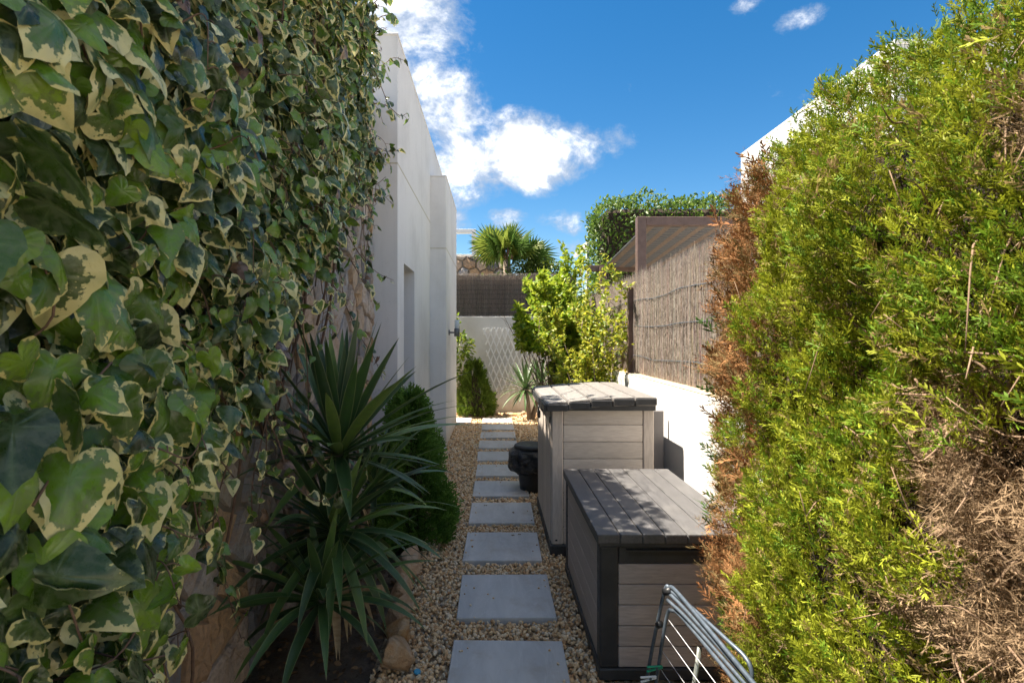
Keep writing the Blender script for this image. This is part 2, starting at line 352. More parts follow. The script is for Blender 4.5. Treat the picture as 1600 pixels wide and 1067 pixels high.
MT['conifer'] = folmat('conifer_spray', .30, .6, .25); MT['leaf'] = folmat('broad_leaf', .48, .42, .45); MT['dead'] = folmat('dead_spray', .08, .8, .1)
MT['twig'] = folmat('brush_twig', 0.0001, .9, .1)
b = MB('yucca_leaf'); e = b.attr('edge').outputs['Fac']; tt = b.attr('along').outputs['Fac']; r = b.n('ShaderNodeObjectInfo').outputs['Random']; co = b.coord((1, 1, 1), 'World')
n = b.noise(25, 4, .6, co); c = b.ramp(r, [(0, (.034, .072, .022)), (.5, (.062, .13, .034)), (.85, (.12, .20, .045)), (1, (.16, .25, .05))])
c = b.mix(b.map(n, .4, .7, 0, .4), c, (.055, .09, .055)); c = b.mix(b.map(e, .80, .98, 0, .55), c, (.38, .40, .18)); c = b.mix(b.map(tt, .95, 1.0, 0, .8), c, (.25, .18, .09))
st = b.attr('across').outputs['Fac']; sn = b.noise(40, 2, .5, st); b.bump(sn, .3, .003); MT['yucca'] = b.fin(c, .40, .5, trans=.10)
# ------------------------------------------------------------------ setting
land = link('ground', pymesh([(-400, -400, -.06), (400, -400, -.06), (400, 900, -.06), (-400, 900, -.06)], [(0, 1, 2, 3)]), MT['land']); tag(land, kind='structure')
soil = link('soil_bed', pymesh([(-1.4, -2, -.02), (-.5, -2, -.02), (-.58, 4.6, -.02), (-1.4, 5.7, -.02)], [(0, 1, 2, 3)]), MT['soil']); tag(soil, kind='structure')
gb = link('gravel_path', pymesh([(-.62, -2, -.012), (1.5, -2, -.012), (1.5, 12.4, -.012), (-4, 12.4, -.012), (-4, 10.7, -.012), (-1.0, 10.7, -.012), (-1.0, 5.2, -.012), (-.62, 4.4, -.012)],
          [(0, 1, 2, 3, 4, 5, 6, 7)]), MT['gravelbed']); tag(gb, kind='structure')
bounce_ground = link('terrace', pymesh([(1.72, -12, .0), (40, -12, .0), (40, 40, .0), (1.72, 40, .0)], [(0, 1, 2, 3)]), simple('pale_bounce_paving', (.55, .49, .41), (.48, .43, .36), 2, .8, world=True)); tag(bounce_ground, kind='structure')  # unseen pale paving added beyond the wall to bounce warm sunlight back
# stepping slabs
SLABS = []
ordn = ['nearest', 'second', 'third', 'fourth', 'fifth', 'sixth', 'seventh', 'eighth', 'ninth', 'tenth', 'last']
for k in range(11):
    y0 = 2.415 + .837 * k; jx = random.uniform(-.008, .008); x0 = -.222 + jx
    dep = .598 if k < 10 else .60
    o = box('stepping_slab', x0, x0 + .60, y0, y0 + dep, -.02, .030, MT['slab'], None, .004, (R(random.uniform(-.5, .5)), R(random.uniform(-.4, .4)), R(random.uniform(-1.1, 1.1))))
    tx = {0: 'nearest grey stepping slab, cut off by the bottom edge of the photo', 9: 'tenth grey stepping slab, shaded, just before the sunlit one', 10: 'far sunlit stepping slab in line with the path'}.get(k, ordn[k] + ' grey stepping slab of the path counted from the camera')
    tag(o, tx, 'paving slab', 'stepping slabs of the garden path'); SLABS.append((x0, x0 + .6, y0, y0 + dep))
for (x0, x1, y0, y1, tx) in ((-1.05, -.45, 10.80, 11.40, 'sunlit stepping slab left of the path at the house corner'), (-.965, -.72, 7.6, 8.35, 'narrow grey slab at the foot of the white house wall')):
    tag(box('stepping_slab', x0, x1, y0, y1, -.02, .030, MT['slab'], None, .003), tx, 'paving slab', 'stepping slabs of the garden path'); SLABS.append((x0, x1, y0, y1))
# gravel pebbles (a few kicked up onto the slabs)
def ico(sub):
    bm = bmesh.new(); bmesh.ops.create_icosphere(bm, subdivisions=sub, radius=1); v = np.array([q.co[:] for q in bm.verts]); f = np.array([[a.index for a in q.verts] for q in bm.faces]); bm.free(); return v, f
def left_edge(y): return np.where(y < 4.4, -.60 + .02 * np.sin(y * 9), np.where(y < 5.5, -.62 - (y - 4.4) * .3, np.where(y < 8.4, -.97, np.where(y < 10.75, -.73, -2.6))))
PV, PF, PR = [], [], []; off = 0
for (ya, yb, dens, r0, r1, sub) in ((2.1, 3.0, 2600, .0098, .0165, 2), (3.0, 5.4, 2700, .0105, .0170, 1), (5.4, 8.0, 1500, .014, .021, 1), (8.0, 12.3, 800, .018, .027, 1)):
    n = int((yb - ya) * 4.2 * dens); x = rng.uniform(-2.7, 1.5, n); y = rng.uniform(ya, yb, n)
    k = (x > left_edge(y)) & (x < 1.44)
    for (a, b_, c, d) in SLABS: k &= ~((x > a - .002) & (x < b_ + .002) & (y > c - .002) & (y < d + .002))
    k &= ~((x > .54) & (y < 5.55)); k &= ~((x < .6) & (x > -9) & (y < 2.4) & (x > .55))
    x, y = x[k], y[k]; n = len(x); bv, bf = ico(sub)
    tv = [bv * (1 + .20 * rng.normal(size=(len(bv), 1))) for _ in range(6)]
    which = rng.integers(0, 6, n)
    for q in range(6):
        s = which == q; m = s.sum(); rad = rng.uniform(r0, r1, m) * rng.uniform(.75, 1.2, m)
        Rm = frames(rdir(m), rdir(m)); fl = np.stack([np.ones(m), rng.uniform(.6, .9, m), rng.uniform(.45, .75, m)], 1)
        Rm = Rm * fl[:, None, :]
        T = np.stack([x[s], y[s], rng.uniform(-.006, .012, m)], 1)
        V, F = scatter(tv[q], bf, Rm, rad, T); PV.append(V); PF.append(F + off); PR.append(np.repeat(rng.uniform(0, 1, m), len(bv))); off += len(V)
bv, bf = ico(2); m = 90; si = rng.integers(0, 9, m); sx = np.array([random.choice((SLABS[i][0] + .03 + .05 * random.random(), SLABS[i][1] - .08 * random.random() - .01, SLABS[i][0] + .6 * random.random())) for i in si]); sy = np.array([SLABS[i][2] + .59 * random.random() for i in si]); sc = rng.uniform(.004, .010, m)
V, F = scatter(bv * np.array((1, .8, .6)), bf, frames(np.stack([rng.normal(size=m), rng.normal(size=m), np.zeros(m)], 1), np.tile((0., 0., 1.), (m, 1))), sc, np.stack([sx, sy, .030 + sc * .5], 1)); PV.append(V); PF.append(F + off); PR.append(np.repeat(rng.uniform(0, 1, m), len(bv))); off += len(V)
g = link('gravel', npmesh(np.concatenate(PV), np.concatenate(PF), 'gravel', True, {'rnd': np.concatenate(PR)}), MT['pebble'])
tag(g, 'loose beige gravel between the slabs', 'gravel', kind='stuff')
# ------------------------------------------------------------------ house
house = empty('white_house', (-.984, 5.58, 0), 'white rendered two-block house wall along the left of the path', 'house')
def wallprism(name, polys, mat, parent):     # list of quads lists
    V, F = [], []
    for q in polys:
        k = len(V); V += q; F.append(tuple(range(k, k + len(q))))
    return V, F
# near block: right face at x=-.984 with a deep window opening
X1, YA, YB, H1 = -.984, 5.58, 8.45, 4.80; wy0, wy1, wz0, wz1 = 5.98, 6.78, .25, 2.52; D = .34
rx = X1 - D
V = []; F = []
def quad(*p):
    k = len(V); V.extend(p); F.append((k, k + 1, k + 2, k + 3))
def strip(y0, y1, z0, z1): quad((X1, y0, z0), (X1, y1, z0), (X1, y1, z1), (X1, y0, z1))
strip(YA, wy0, -.05, H1); strip(wy1, YB + .3, -.05, H1); strip(wy0, wy1, -.05, wz0); strip(wy0, wy1, wz1, H1)
quad((X1, wy0, wz0), (X1, wy0, wz1), (rx, wy0, wz1), (rx, wy0, wz0)); quad((X1, wy1, wz0), (rx, wy1, wz0), (rx, wy1, wz1), (X1, wy1, wz1))
quad((X1, wy0, wz1), (X1, wy1, wz1), (rx, wy1, wz1), (rx, wy0, wz1)); quad((X1, wy0, wz0), (rx, wy0, wz0), (rx, wy1, wz0), (X1, wy1, wz0))
quad((rx - .02, wy0 - .1, wz0 - .1), (rx - .02, wy1 + .1, wz0 - .1), (rx - .02, wy1 + .1, wz1 + .1), (rx - .02, wy0 - .1, wz1 + .1))
quad((-6, YA, -.05), (X1, YA, -.05), (X1, YA, H1), (-6, YA, H1)); quad((-6, YA, H1), (X1, YA, H1), (X1, 10.75, H1), (-6, 10.75, H1))
quad((-6, 10.75, -.05), (-6, 10.75, H1), (X1, 10.75, H1), (X1, 10.75, -.05)); quad((X1, 8.75, 3.9), (X1, 10.75, 3.9), (X1, 10.75, H1), (X1, 8.75, H1))
quad((-6, YA, -.05), (-6, YA, H1), (-6, 10.75, H1), (-6, 10.75, -.05))
link('wall_block', pymesh(V, F), MT['white'], house)
win = link('window', box_mesh(.012, wy1 - wy0 - .01, wz1 - wz0 - .01, 0), MT['glass'], house, (rx + .02, (wy0 + wy1) / 2, (wz0 + wz1) / 2))
for (a, b_, c, d) in ((wy0, wy0 + .06, wz0, wz1), (wy1 - .06, wy1, wz0, wz1), (wy0 + .06, wy1 - .06, wz0, wz0 + .06), (wy0 + .06, wy1 - .06, wz1 - .06, wz1)):
    box('frame', rx + .005, rx + .06, a + .003, b_ - .003, c + .003, d - .003, MT['frame'], win, .003)
box('wall_block', -3.0, -.735, 8.45, 10.8, -.05, 4.20, MT['white'], house, .006)
# joint grooves
box('joint', X1 - .01, X1 + .0025, YA - .0025, YB, 3.485, 3.497, MT['joint'], house, 0); box('joint', -4, X1 - .011, YA - .0025, YA + .01, 3.485, 3.497, MT['joint'], house, 0)
box('joint', -.75, -.7325, 8.4475, 10.79, 3.085, 3.098, MT['joint'], house, 0); box('joint', -.983, -.751, 8.4475, 8.47, 3.085, 3.098, MT['joint'], house, 0)
box('coping', -3.01, -.728, 8.443, 10.807, 4.20, 4.225, MT['white'], house, .005)
box('coping', -6.01, X1 + .007, YA - .007, 10.757, H1, H1 + .025, MT['white'], house, .005)
# wall lamp on the far block
lx, ly, lz = -.735, 8.95, 1.80
lamp = empty('wall_lamp', (lx, ly, lz), 'grey up-down wall lamp with pale shade on the white house corner', 'lamp')
def cyl(name, c, r, h, mat, parent, seg=16, r2=None, axis='Z', bev=0.003):
    bm = bmesh.new(); bmesh.ops.create_cone(bm, cap_ends=True, segments=seg, radius1=r, radius2=r if r2 is None else r2, depth=h)
    if bev: bmesh.ops.bevel(bm, geom=[e for e in bm.edges if len(e.link_faces) == 2 and e.calc_face_angle() > .9], offset=min(bev, h * .3), segments=1, affect='EDGES')
    if axis == 'X': bmesh.ops.rotate(bm, verts=bm.verts, cent=(0, 0, 0), matrix=Matrix.Rotation(math.pi / 2, 3, 'Y'))
    me = bpy.data.meshes.new(name); bm.to_mesh(me); bm.free()
    for p in me.polygons: p.use_smooth = len(p.vertices) == 4
    return link(name, me, mat, parent, c)
cyl('wall_plate', (lx + .008, ly, lz - .01), .045, .02, MT['lampgrey'], lamp, axis='X'); cyl('arm', (lx + .055, ly, lz - .01), .014, .09, MT['lampgrey'], lamp, axis='X')
cyl('body', (lx + .135, ly, lz - .01), .046, .13, MT['lampgrey'], lamp); cyl('shade', (lx + .135, ly, lz + .125), .040, .14, MT['opal'], lamp)
# ------------------------------------------------------------------ stone wall on the left
def voronoi(pts, x0, x1, y0, y1):
    cells = []
    P2 = np.array(pts)
    for i, p in enumerate(P2):
        poly = [(x0, y0), (x1, y0), (x1, y1), (x0, y1)]
        d = np.hypot(*(P2 - p).T); 
        for j in np.argsort(d)[1:22]:
            q = P2[j]; mx_, my_ = (p + q) / 2; nx, ny = q - p; out = []
            for a, b_ in zip(poly, poly[1:] + poly[:1]):
                da = (a[0] - mx_) * nx + (a[1] - my_) * ny; db = (b_[0] - mx_) * nx + (b_[1] - my_) * ny
                if da <= 0: out.append(a)
                if da * db < 0: t = da / (da - db); out.append((a[0] + (b_[0] - a[0]) * t, a[1] + (b_[1] - a[1]) * t))
            poly = out
            if len(poly) < 3: break
        cells.append(poly)
    return cells
def stone_faces(cells, gap, depth):
    """each polygon -> low relief stone, local (u, v, w out)"""
    for poly in cells:
        if len(poly) < 3: continue
        c = np.mean(poly, axis=0); q = np.array(poly); L_ = np.hypot(*(q - c).T)
        if L_.max() < .05: continue
        # subdivide edges and roughen
        ring = []
        for a, b_ in zip(q, np.roll(q, -1, 0)):
            n = max(1, int(np.hypot(*(b_ - a)) / .07))
            for k in range(n): ring.append(a + (b_ - a) * k / n)
        ring = np.array(ring); 
        rel = ring - c; ln = np.hypot(*rel.T)[:, None]; r0 = c + rel * (1 - gap / np.maximum(ln, .03)) + rng.normal(size=ring.shape) * .005
        r1 = c + (r0 - c) * (1 - .018 / np.maximum(ln, .04)); r2 = c + (r0 - c) * .55; n = len(ring); d = depth * rng.uniform(.5, 1.35); tl = rng.normal(size=2) * .05
        V = [(*p, -.03) for p in r0] + [(*p, d * .75 + rng.normal() * .003 + (p - c) @ tl) for p in r1] + [(*p, d + rng.normal() * .006 + (p - c) @ tl) for p in r2] + [(*c, d + rng.normal() * .006)]
        F = []
        for k in range(n):
            k2 = (k + 1) % n; F += [(k, k2, n + k2, n + k), (n + k, n + k2, 2 * n + k2, 2 * n + k), (2 * n + k, 2 * n + k2, 3 * n)]
        yield c, V, F
WX = -1.26
swall = empty('stone_wall', (WX, 3, 0), 'tall ochre and slate rubble stone wall behind the ivy', 'wall')
box('core', WX - .30, WX, -3, 5.575, -.05, 4.15, MT['mortar'], swall, .01)
pts = []
yy = -.2
for r_ in range(16):
    z = .09 + r_ * .25; n = 25
    for k in range(n): pts.append((1.0 + (k + .5 + .5 * (r_ % 2)) * 4.6 / n + random.uniform(-.07, .07), z + random.uniform(-.10, .10)))
# merge some into larger stones by dropping points
pts = [p for p in pts if random.random() > .25]
for c, V, F in stone_faces(voronoi(pts, 1.0, 5.57, 0, 4.15), .008, .035):
    me = pymesh([(v[2], v[0] - c[0], v[1] - c[1]) for v in V], F)
    link('stone', me, MT['stone'], swall, (WX, c[0], c[1]))
# ------------------------------------------------------------------ right garden wall and fence
rw = empty('garden_wall', (1.45, 6, 0), 'low white rendered wall along the right, behind the shed and box', 'wall')
box('wall_body', 1.45, 1.72, -3, 12.34, -.05, 1.305, MT['wallwhite'], rw, .01); box('wall_top', 1.455, 1.715, -2.99, 12.33, 1.3055, 1.318, MT['coping'], rw, .006)
fw = empty('garden_wall', (0, 12.35, 0), 'white rendered wall closing the far end of the path', 'wall')
box('wall_body', -5, 5, 12.35, 12.6, -.05, 2.19, MT['farwhite'], fw, .01)
def brush(name, x_of, u0, u1, z0, z1, n, axis, th, parent, hair=.05, base=(.33, .27, .225)):
    """upright heather twigs packed in a screen; axis 'Y' runs along y at x=th, 'X' runs along x at y=th"""
    u = rng.uniform(u0, u1, n); d = rng.normal(size=n) * .012; za = z0 + rng.uniform(-.01, .25, n) * (rng.random(n) < .4) ; zb = z1 + rng.normal(size=n) * hair * .5 - rng.uniform(0, .7, n) * (rng.random(n) < .4)
    lean = rng.normal(size=n) * .06; r = rng.uniform(.0008, .0018, n); wob = rng.normal(size=(n, 3)) * .013
    V = np.zeros((n, 3, 3, 3)); 
    for i, t in enumerate((0, .5, 1.0)):
        z = za + (zb - za) * t; uu = u + lean * t + (wob[:, i - 1] if i else 0); rr = r * (1, .9, .35)[i]
        for s in range(3):
            a = s * 2 * math.pi / 3 + .5
            pu = uu + rr * math.cos(a); pd = d + rr * math.sin(a)
            V[:, i, s] = np.stack([th + pd, pu, z], 1) if axis == 'Y' else np.stack([pu, th + pd, z], 1)
    F = []
    for i in range(2):
        for s in range(3): s2 = (s + 1) % 3; F.append((i * 3 + s, i * 3 + s2, i * 3 + 3 + s2, i * 3 + 3 + s))
    F = (np.array(F)[None] + (np.arange(n) * 9)[:, None, None]).reshape(-1, 4)
    bc = np.array(base) * rng.uniform(.6, 1.35, n)[:, None] * (.7 + .6 * vnoise(np.stack([u * 0, u, u * 0], 1), 14, 5))[:, None] * (1 + rng.normal(size=(n, 3)) * .06)
    g_ = rng.random(n) < .15; bc[g_] = np.array((.42, .38, .34)) * rng.uniform(.7, 1.2, g_.sum())[:, None]
    return tag(link(name, npmesh(V.reshape(-1, 3), F, name, False, None, np.repeat(np.clip(bc, .01, .6), 9, 0)), MT['twig'], parent), kind='stuff')
MT['twigback'] = simple('twig_mat', (.20, .16, .13), (.12, .095, .075), 60, .95, .8, 120, (8, 8, .4), world=True)
FX = 1.57
fence = empty('brushwood_fence', (FX, 6, 1.3), 'brown brushwood screen with steel wires on the low white wall, right', 'fence')
brush('twigs', None, 2.3, 12.3, 1.32, 2.37, 16000, 'Y', FX, fence, .07)
box('backing', FX + .03, FX + .045, 1.2, 12.3, 1.325, 2.31, MT['twigback'], fence, 0)
for z in (1.50, 1.82, 2.10):
    tubes('wire', [([(FX - .022 + random.uniform(-.006, .004), 1.2 + k * .37, z + random.uniform(-.008, .008) - (.012 * math.sin(k * 1.3))) for k in range(30)], .0045)], MT['wire' if False else 'steel'], fence, 5)
for y in (6.05, 9.4): box('post', FX - .075, FX - .022, y - .03, y + .03, 1.318, 2.26, MT['brownmetal'], fence, .004)
ffence = empty('brushwood_fence', (0, 12.45, 2.19), 'dark brushwood screen on top of the far white wall', 'fence')
brush('twigs', None, -2.6, 1.9, 2.195, 3.17, 6000, 'X', 12.42, ffence, .02, (.36, .30, .25))
box('backing', -2.6, 1.9, 12.45, 12.465, 2.2, 3.12, MT['twigback'], ffence, 0)
for k in range(9):
    z = 2.27 + k * .105
    tubes('wire', [([(-2.6 + q * .3, 12.398 + random.uniform(-.004, .004), z + random.uniform(-.006, .006)) for q in range(16)], .0035)], MT['black'], ffence, 4)
# lattice on the far wall
lat = empty('wall_trellis', (.28, 12.32, .4), 'white diamond lattice trellis hung on the far wall', 'trellis')
xa, xb, za, zb = -.235, .80, .42, 1.93
for sgn, yq in ((1, 12.312), (-1, 12.297)):
    k = -14
    while k < 22:
        c0 = xa + k * .130; k += 1
        p = []
        for t in np.linspace(0, 1, 60):
            z = za + (zb - za) * t; x = c0 + sgn * (z - za) / 2.5 + (.6 if sgn < 0 else 0)
            lo = xa + (zb - z) * .13
            if lo < x < xb: p.append((x, z))
        if len(p) < 6: continue
        (x0, z0), (x1, z1) = p[0], p[-1]; ln = math.hypot(x1 - x0, z1 - z0); 
        o = link('lattice_strip', box_mesh(.027, .010, ln, .002), MT['whitepaint'], lat, ((x0 + x1) / 2, yq, (z0 + z1) / 2)); o.rotation_euler = (0, math.atan2(x1 - x0, z1 - z0), 0)
# ------------------------------------------------------------------ neighbours
nb = empty('neighbour_house', (5, 8, 0), 'sunlit white flat-roofed house rising behind the conifer hedge', 'house')
box('wall', 5, 9.5, 6.78, 11.0, -.05, 5.36, MT['white'], nb, .01); box('coping', 4.997, 9.503, 6.777, 11.003, 5.361, 5.42, MT['whitepaint'], nb, .006)
pg = empty('pergola', (1.74, 6.5, 0), 'brown metal pergola with slatted roof behind the brushwood fence', 'pergola')
for (x, y, h) in ((1.76, 6.5, 3.14), (1.80, 8.95, 2.86), (4.3, 6.5, 3.14), (4.3, 8.95, 2.86)): box('post', x - .053, x + .053, y - .053, y + .053, -.05, h, MT['brownmetal'], pg, .005)
box('beam', 1.8135, 4.5, 6.452, 6.548, 3.035, 3.138, MT['brownmetal'], pg, .005); box('beam', 1.55, 4.5, 8.98, 9.06, 2.80, 2.90, MT['brownmetal'], pg, .005)
sl = math.atan2(2.88 - 3.05, 9.0 - 6.55)
for k in range(13):
    x = 1.90 + .205 * k
    o = link('joist', box_mesh(.085, 2.43, .045, .004), MT['joist'], pg, (x, 7.775, 2.975)); o.rotation_euler = (sl, 0, 0)
for k in range(21):
    y = 6.62 + k * .116
    o = link('roof_slat', box_mesh(2.75, .095, .014, .002), MT['sheet'], pg, (3.2, y, 3.045 + (y - 6.55) * (2.88 - 3.05) / 2.45)); o.rotation_euler = (sl, 0, 0)
wp = empty('white_pergola', (-1.1, 20, 0), 'white painted pergola frame on the terrace beyond the far wall', 'pergola')
def pb(name, x0, x1, y0, y1, z0, z1): box(name, x0, x1, y0, y1, z0, z1, MT['whitepaint'], wp, .006)
pb('post', -.80, -.65, 20.003, 20.15, 3.6, 5.548); pb('beam', -3.5, -.65, 20.0, 20.16, 5.55, 5.70); pb('post', -.80, -.65, 23, 23.15, 3.6, 5.55); pb('beam', -.80, -.66, 20.17, 23.0, 5.42, 5.55)
for k in range(4): pb('slat', -2.0 - k * .5, -1.93 - k * .5, 20.17, 23, 5.56, 5.66)
pb('canopy', -3.5, -.82, 21.8, 22.9, 4.95, 5.05)
wp2 = empty('white_terrace_frame', (2.2, 13, 0), 'small white frame corner beside the clipped green hedge', 'pergola')
for (x0, x1, y0, y1, z0, z1, nm) in ((2.29, 2.37, 13.4, 13.48, 0, 3.98, 'post'), (2.29, 3.4, 13.4, 13.48, 3.985, 4.08, 'beam'), (2.29, 2.37, 13.485, 15.5, 3.985, 4.08, 'beam')): box(nm, x0, x1, y0, y1, z0, z1, MT['whitepaint'], wp2, .005)
rs = empty('rubble_terrace_wall', (-1, 16, 0), 'grey and ochre rubble wall of the terrace beyond the far fence', 'wall')
box('core', -4, .45, 16.05, 16.4, -.05, 4.12, MT['mortar'], rs, .01)
pp = [(-2.0 + (k + .5 * (r_ % 2)) * .36 + random.uniform(-.07, .07), 3.06 + r_ * .27 + random.uniform(-.06, .06)) for r_ in range(5) for k in range(8)]
for c, V, F in stone_faces(voronoi(pp, -2.1, .45, 2.95, 4.12), .014, .05):
    link('stone', pymesh([(v[0] - c[0], -v[2], v[1] - c[1]) for v in V], F), MT['stone'], rs, (c[0], 16.05, c[1]))
# ------------------------------------------------------------------ storage shed
sd_ = empty('storage_shed', (.85, 4.9, 0), 'taupe plastic garden storage shed with grey plank roof', 'shed')
x0, x1, y0, y1 = .455, 1.255, 4.25, 5.55
box('core', x0 + .018, x1 - .018, y0 + .018, y1 - .018, .02, 1.14, MT['char'], sd_, 0)
box('base', x0 - .012, x1 + .012, y0 - .012, y1 + .012, 0, .085, MT['char'], sd_, .006)
box('corner_post', x0, x0 + .09, y0, y0 + .06, .086, 1.135, MT['sheddoor'], sd_, .008); box('corner_post', x1 - .085, x1, y0, y0 + .06, .086, 1.175, MT['sheddoor'], sd_, .008)
box('corner_post', x0, x0 + .06, y1 - .06, y1, .086, 1.135, MT['sheddoor'], sd_, .008)
for k in range(8):
    z = .088 + k * .1335
    box('board', x0 + .092, x1 - .087, y0 + .006, y0 + .03, z, min(z + .1305, 1.165), MT['shedboard'], sd_, .005)
box('gable_fill', x0 + .092, x1 - .087, y0 + .008, y0 + .032, 1.1595, 1.178, MT['shedboard'], sd_, .002)
yy0, yy1 = y0 + .062, y1 - .062; nd = 8; wd = (yy1 - yy0) / nd
for dd in range(2):
    door = box('door', x0 + .006, x0 + .016, yy0 + dd * 4 * wd + .002, yy0 + (dd + 1) * 4 * wd - .002, .09, 1.13, MT['char'], sd_, 0)
    for k in range(4): box('plank', x0 - .006, x0 + .005, yy0 + (dd * 4 + k) * wd + .005, yy0 + (dd * 4 + k + 1) * wd - .005, .095, 1.125, MT['sheddoor'], door, .004)
rl, rr_ = .405, 1.262; nr = 5; pw = (rr_ - rl) / nr
def roofz(x): t = (x - rl) / (rr_ - rl); return 1.198 + .046 * math.sin(t * 1.9) / math.sin(1.9) 
ry0, ry1 = 4.185, 5.61
for k in range(nr):
    a, b_ = rl + k * pw + .005, rl + (k + 1) * pw - .005; za_, zb_ = roofz(a), roofz(b_); h = .016
    V = [(a, ry0, za_ - .068), (b_, ry0, zb_ - .068), (b_, ry1, zb_ - .068), (a, ry1, za_ - .068), (a, ry0 - .012, za_ - .004), (b_, ry0 - .012, zb_ - .004), (b_, ry1, zb_), (a, ry1, za_)]
    bm = bmesh.new(); vs_ = [bm.verts.new(v) for v in V]
    for f in ((3, 2, 1, 0), (4, 5, 6, 7), (0, 1, 5, 4), (1, 2, 6, 5), (2, 3, 7, 6), (3, 0, 4, 7)): bm.faces.new([vs_[i] for i in f])
    bmesh.ops.bevel(bm, geom=bm.edges[:], offset=.006, segments=2, affect='EDGES'); me = bpy.data.meshes.new('roof_panel'); bm.to_mesh(me); bm.free()
    rp = link('roof_panel', me, MT['shedroof'], sd_); 
    box('end_cap', a + .004, b_ - .004, ry0 - .020, ry0 - .011, za_ - .060, min(za_, zb_) - .012, MT['grey' if False else 'char'], rp, .003)
    box('slot', (a + b_) / 2 + .045, (a + b_) / 2 + .06, ry0 - .0225, ry0 - .0205, za_ - .043, za_ - .029, MT['black'], rp, 0)
V = []
box('roof_core', rl + .012, rr_ - .01, ry0 + .01, ry1 - .01, 1.139, 1.176, MT['char'], sd_, 0)
box('roof_edge', rl - .014, rl - .001, ry0 - .010, ry1, 1.128, 1.186, MT['char'], sd_, .004)
lk = box('latch', x0 - .032, x0 - .0065, 4.83, 4.95, 1.05, 1.09, MT['black'], sd_, .006); box('padlock', x0 - .062, x0 - .034, 4.85, 4.91, .985, 1.055, MT['black'], lk, .008); tubes('shackle', [([(x0 - .05, 4.86, 1.05), (x0 - .05, 4.862, 1.085), (x0 - .05, 4.88, 1.1), (x0 - .05, 4.898, 1.085), (x0 - .05, 4.90, 1.05)], .006)], MT['black'], lk)
box('hinge', x0 - .014, x0 - .007, 4.285, 4.31, 1.03, 1.08, MT['black'], sd_, .003); box('slot', x0 + .028, x0 + .045, y0 - .002, y0 + .003, .115, .128, MT['black'], sd_, 0)
gp = box('grey_board', 1.262, 1.41, 4.50, 4.525, 0, 1.10, MT['grey'], None, .012, seg=3); tag(gp, 'narrow grey board standing upright between shed and white wall', 'board')
# ------------------------------------------------------------------ deck box
db = empty('deck_storage_box', (.88, 3.35, 0), 'brown slatted deck storage box with dark plank lid', 'storage box')
x0, x1, y0, y1 = .53, 1.27, 2.706, 3.99
box('core', x0 + .02, x1 - .02, y0 + .02, y1 - .02, .02, .655, MT['char'], db, 0)
box('base', x0 - .006, x1 + .006, y0 - .006, y1 + .006, 0, .058, MT['char'], db, .006)
for (a, b_) in ((y0, y0 + .09), (y1 - .06, y1)): box('corner_post', x0, x0 + .092, a, b_, .0585, .668, MT['char'], db, .012, seg=2); box('corner_post', x1 - .092, x1, a, b_, .0585, .668, MT['char'], db, .012, seg=2)
for k in range(5):
    z = .060 + k * .1035
    box('board', x0 + .094, x1 - .094, y0 + .008, y0 + .028, z, z + .0995, MT['boxend'], db, .003)
for k in range(5):
    z = .060 + k * .1205
    box('board', x0 + .006, x0 + .028, y0 + .092, y1 - .062, z, z + .1165, MT['boxside'], db, .003)
box('header', x0 + .094, x1 - .094, y0 + .004, y0 + .03, .579, .667, MT['char'], db, .004); box('handle_recess', x0 + .14, x1 - .14, y0 + .0005, y0 + .0035, .618, .640, MT['black'], db, 0); box('handle_lip', x0 + .13, x1 - .13, y0 - .012, y0 + .003, .641, .651, MT['char'], db, .003)
lx0, lx1, ly0, ly1 = .512, 1.288, 2.672, 4.02; npk = 7; pw = (lx1 - lx0) / npk
lid = box('lid', lx0 + .006, lx1 - .006, ly0 + .006, ly1 - .006, .669, .722, MT['char'], db, .006)
for k in range(npk): 
    a, b_ = lx0 + k * pw + (.0025 if k else 0), lx0 + (k + 1) * pw - (.0025 if k < npk - 1 else 0)
    box('lid_board', a, b_, ly0, ly1, .690, .735 , MT['lid'], lid, .006, seg=2)
# ------------------------------------------------------------------ bin
bn = empty('waste_bin', (.405, 6.05, 0), 'black bin lined with a baggy bin liner beside the shed', 'bin')
cyl('body', (.425, 6.05, .21), .125, .42, MT['black'], bn, 28, .175); cyl('lid', (.415, 6.05, .505), .195, .04, MT['char'], bn, 32, .175, bev=.012)
bv, bf = ico(5); th = np.arctan2(bv[:, 1], bv[:, 0]); z = bv[:, 2]
pl = .05 * np.sin(th * 9 + 3 * z) * (1 - z ** 2) + .09 * (vnoise(bv, 3.0, 3) - .5) + .05 * (vnoise(bv, 8, 5) - .5)
rad = (.235 - .02 * np.sign(z) * z ** 2) * (1 - np.abs(z) ** 5) ** .5 * (1 + pl)
rad = np.where(z > .3, np.maximum(rad, .16), rad); rad = np.where(z < -.8, np.maximum(rad * .8, .15), rad)
BV = np.stack([.405 + rad * np.cos(th), 6.05 + rad * np.sin(th), .355 + z * .155 + .02 * (vnoise(bv, 4, 9) - .5)], 1)
link('bin_liner', npmesh(BV, bf, 'liner', True), MT['bag'], bn)
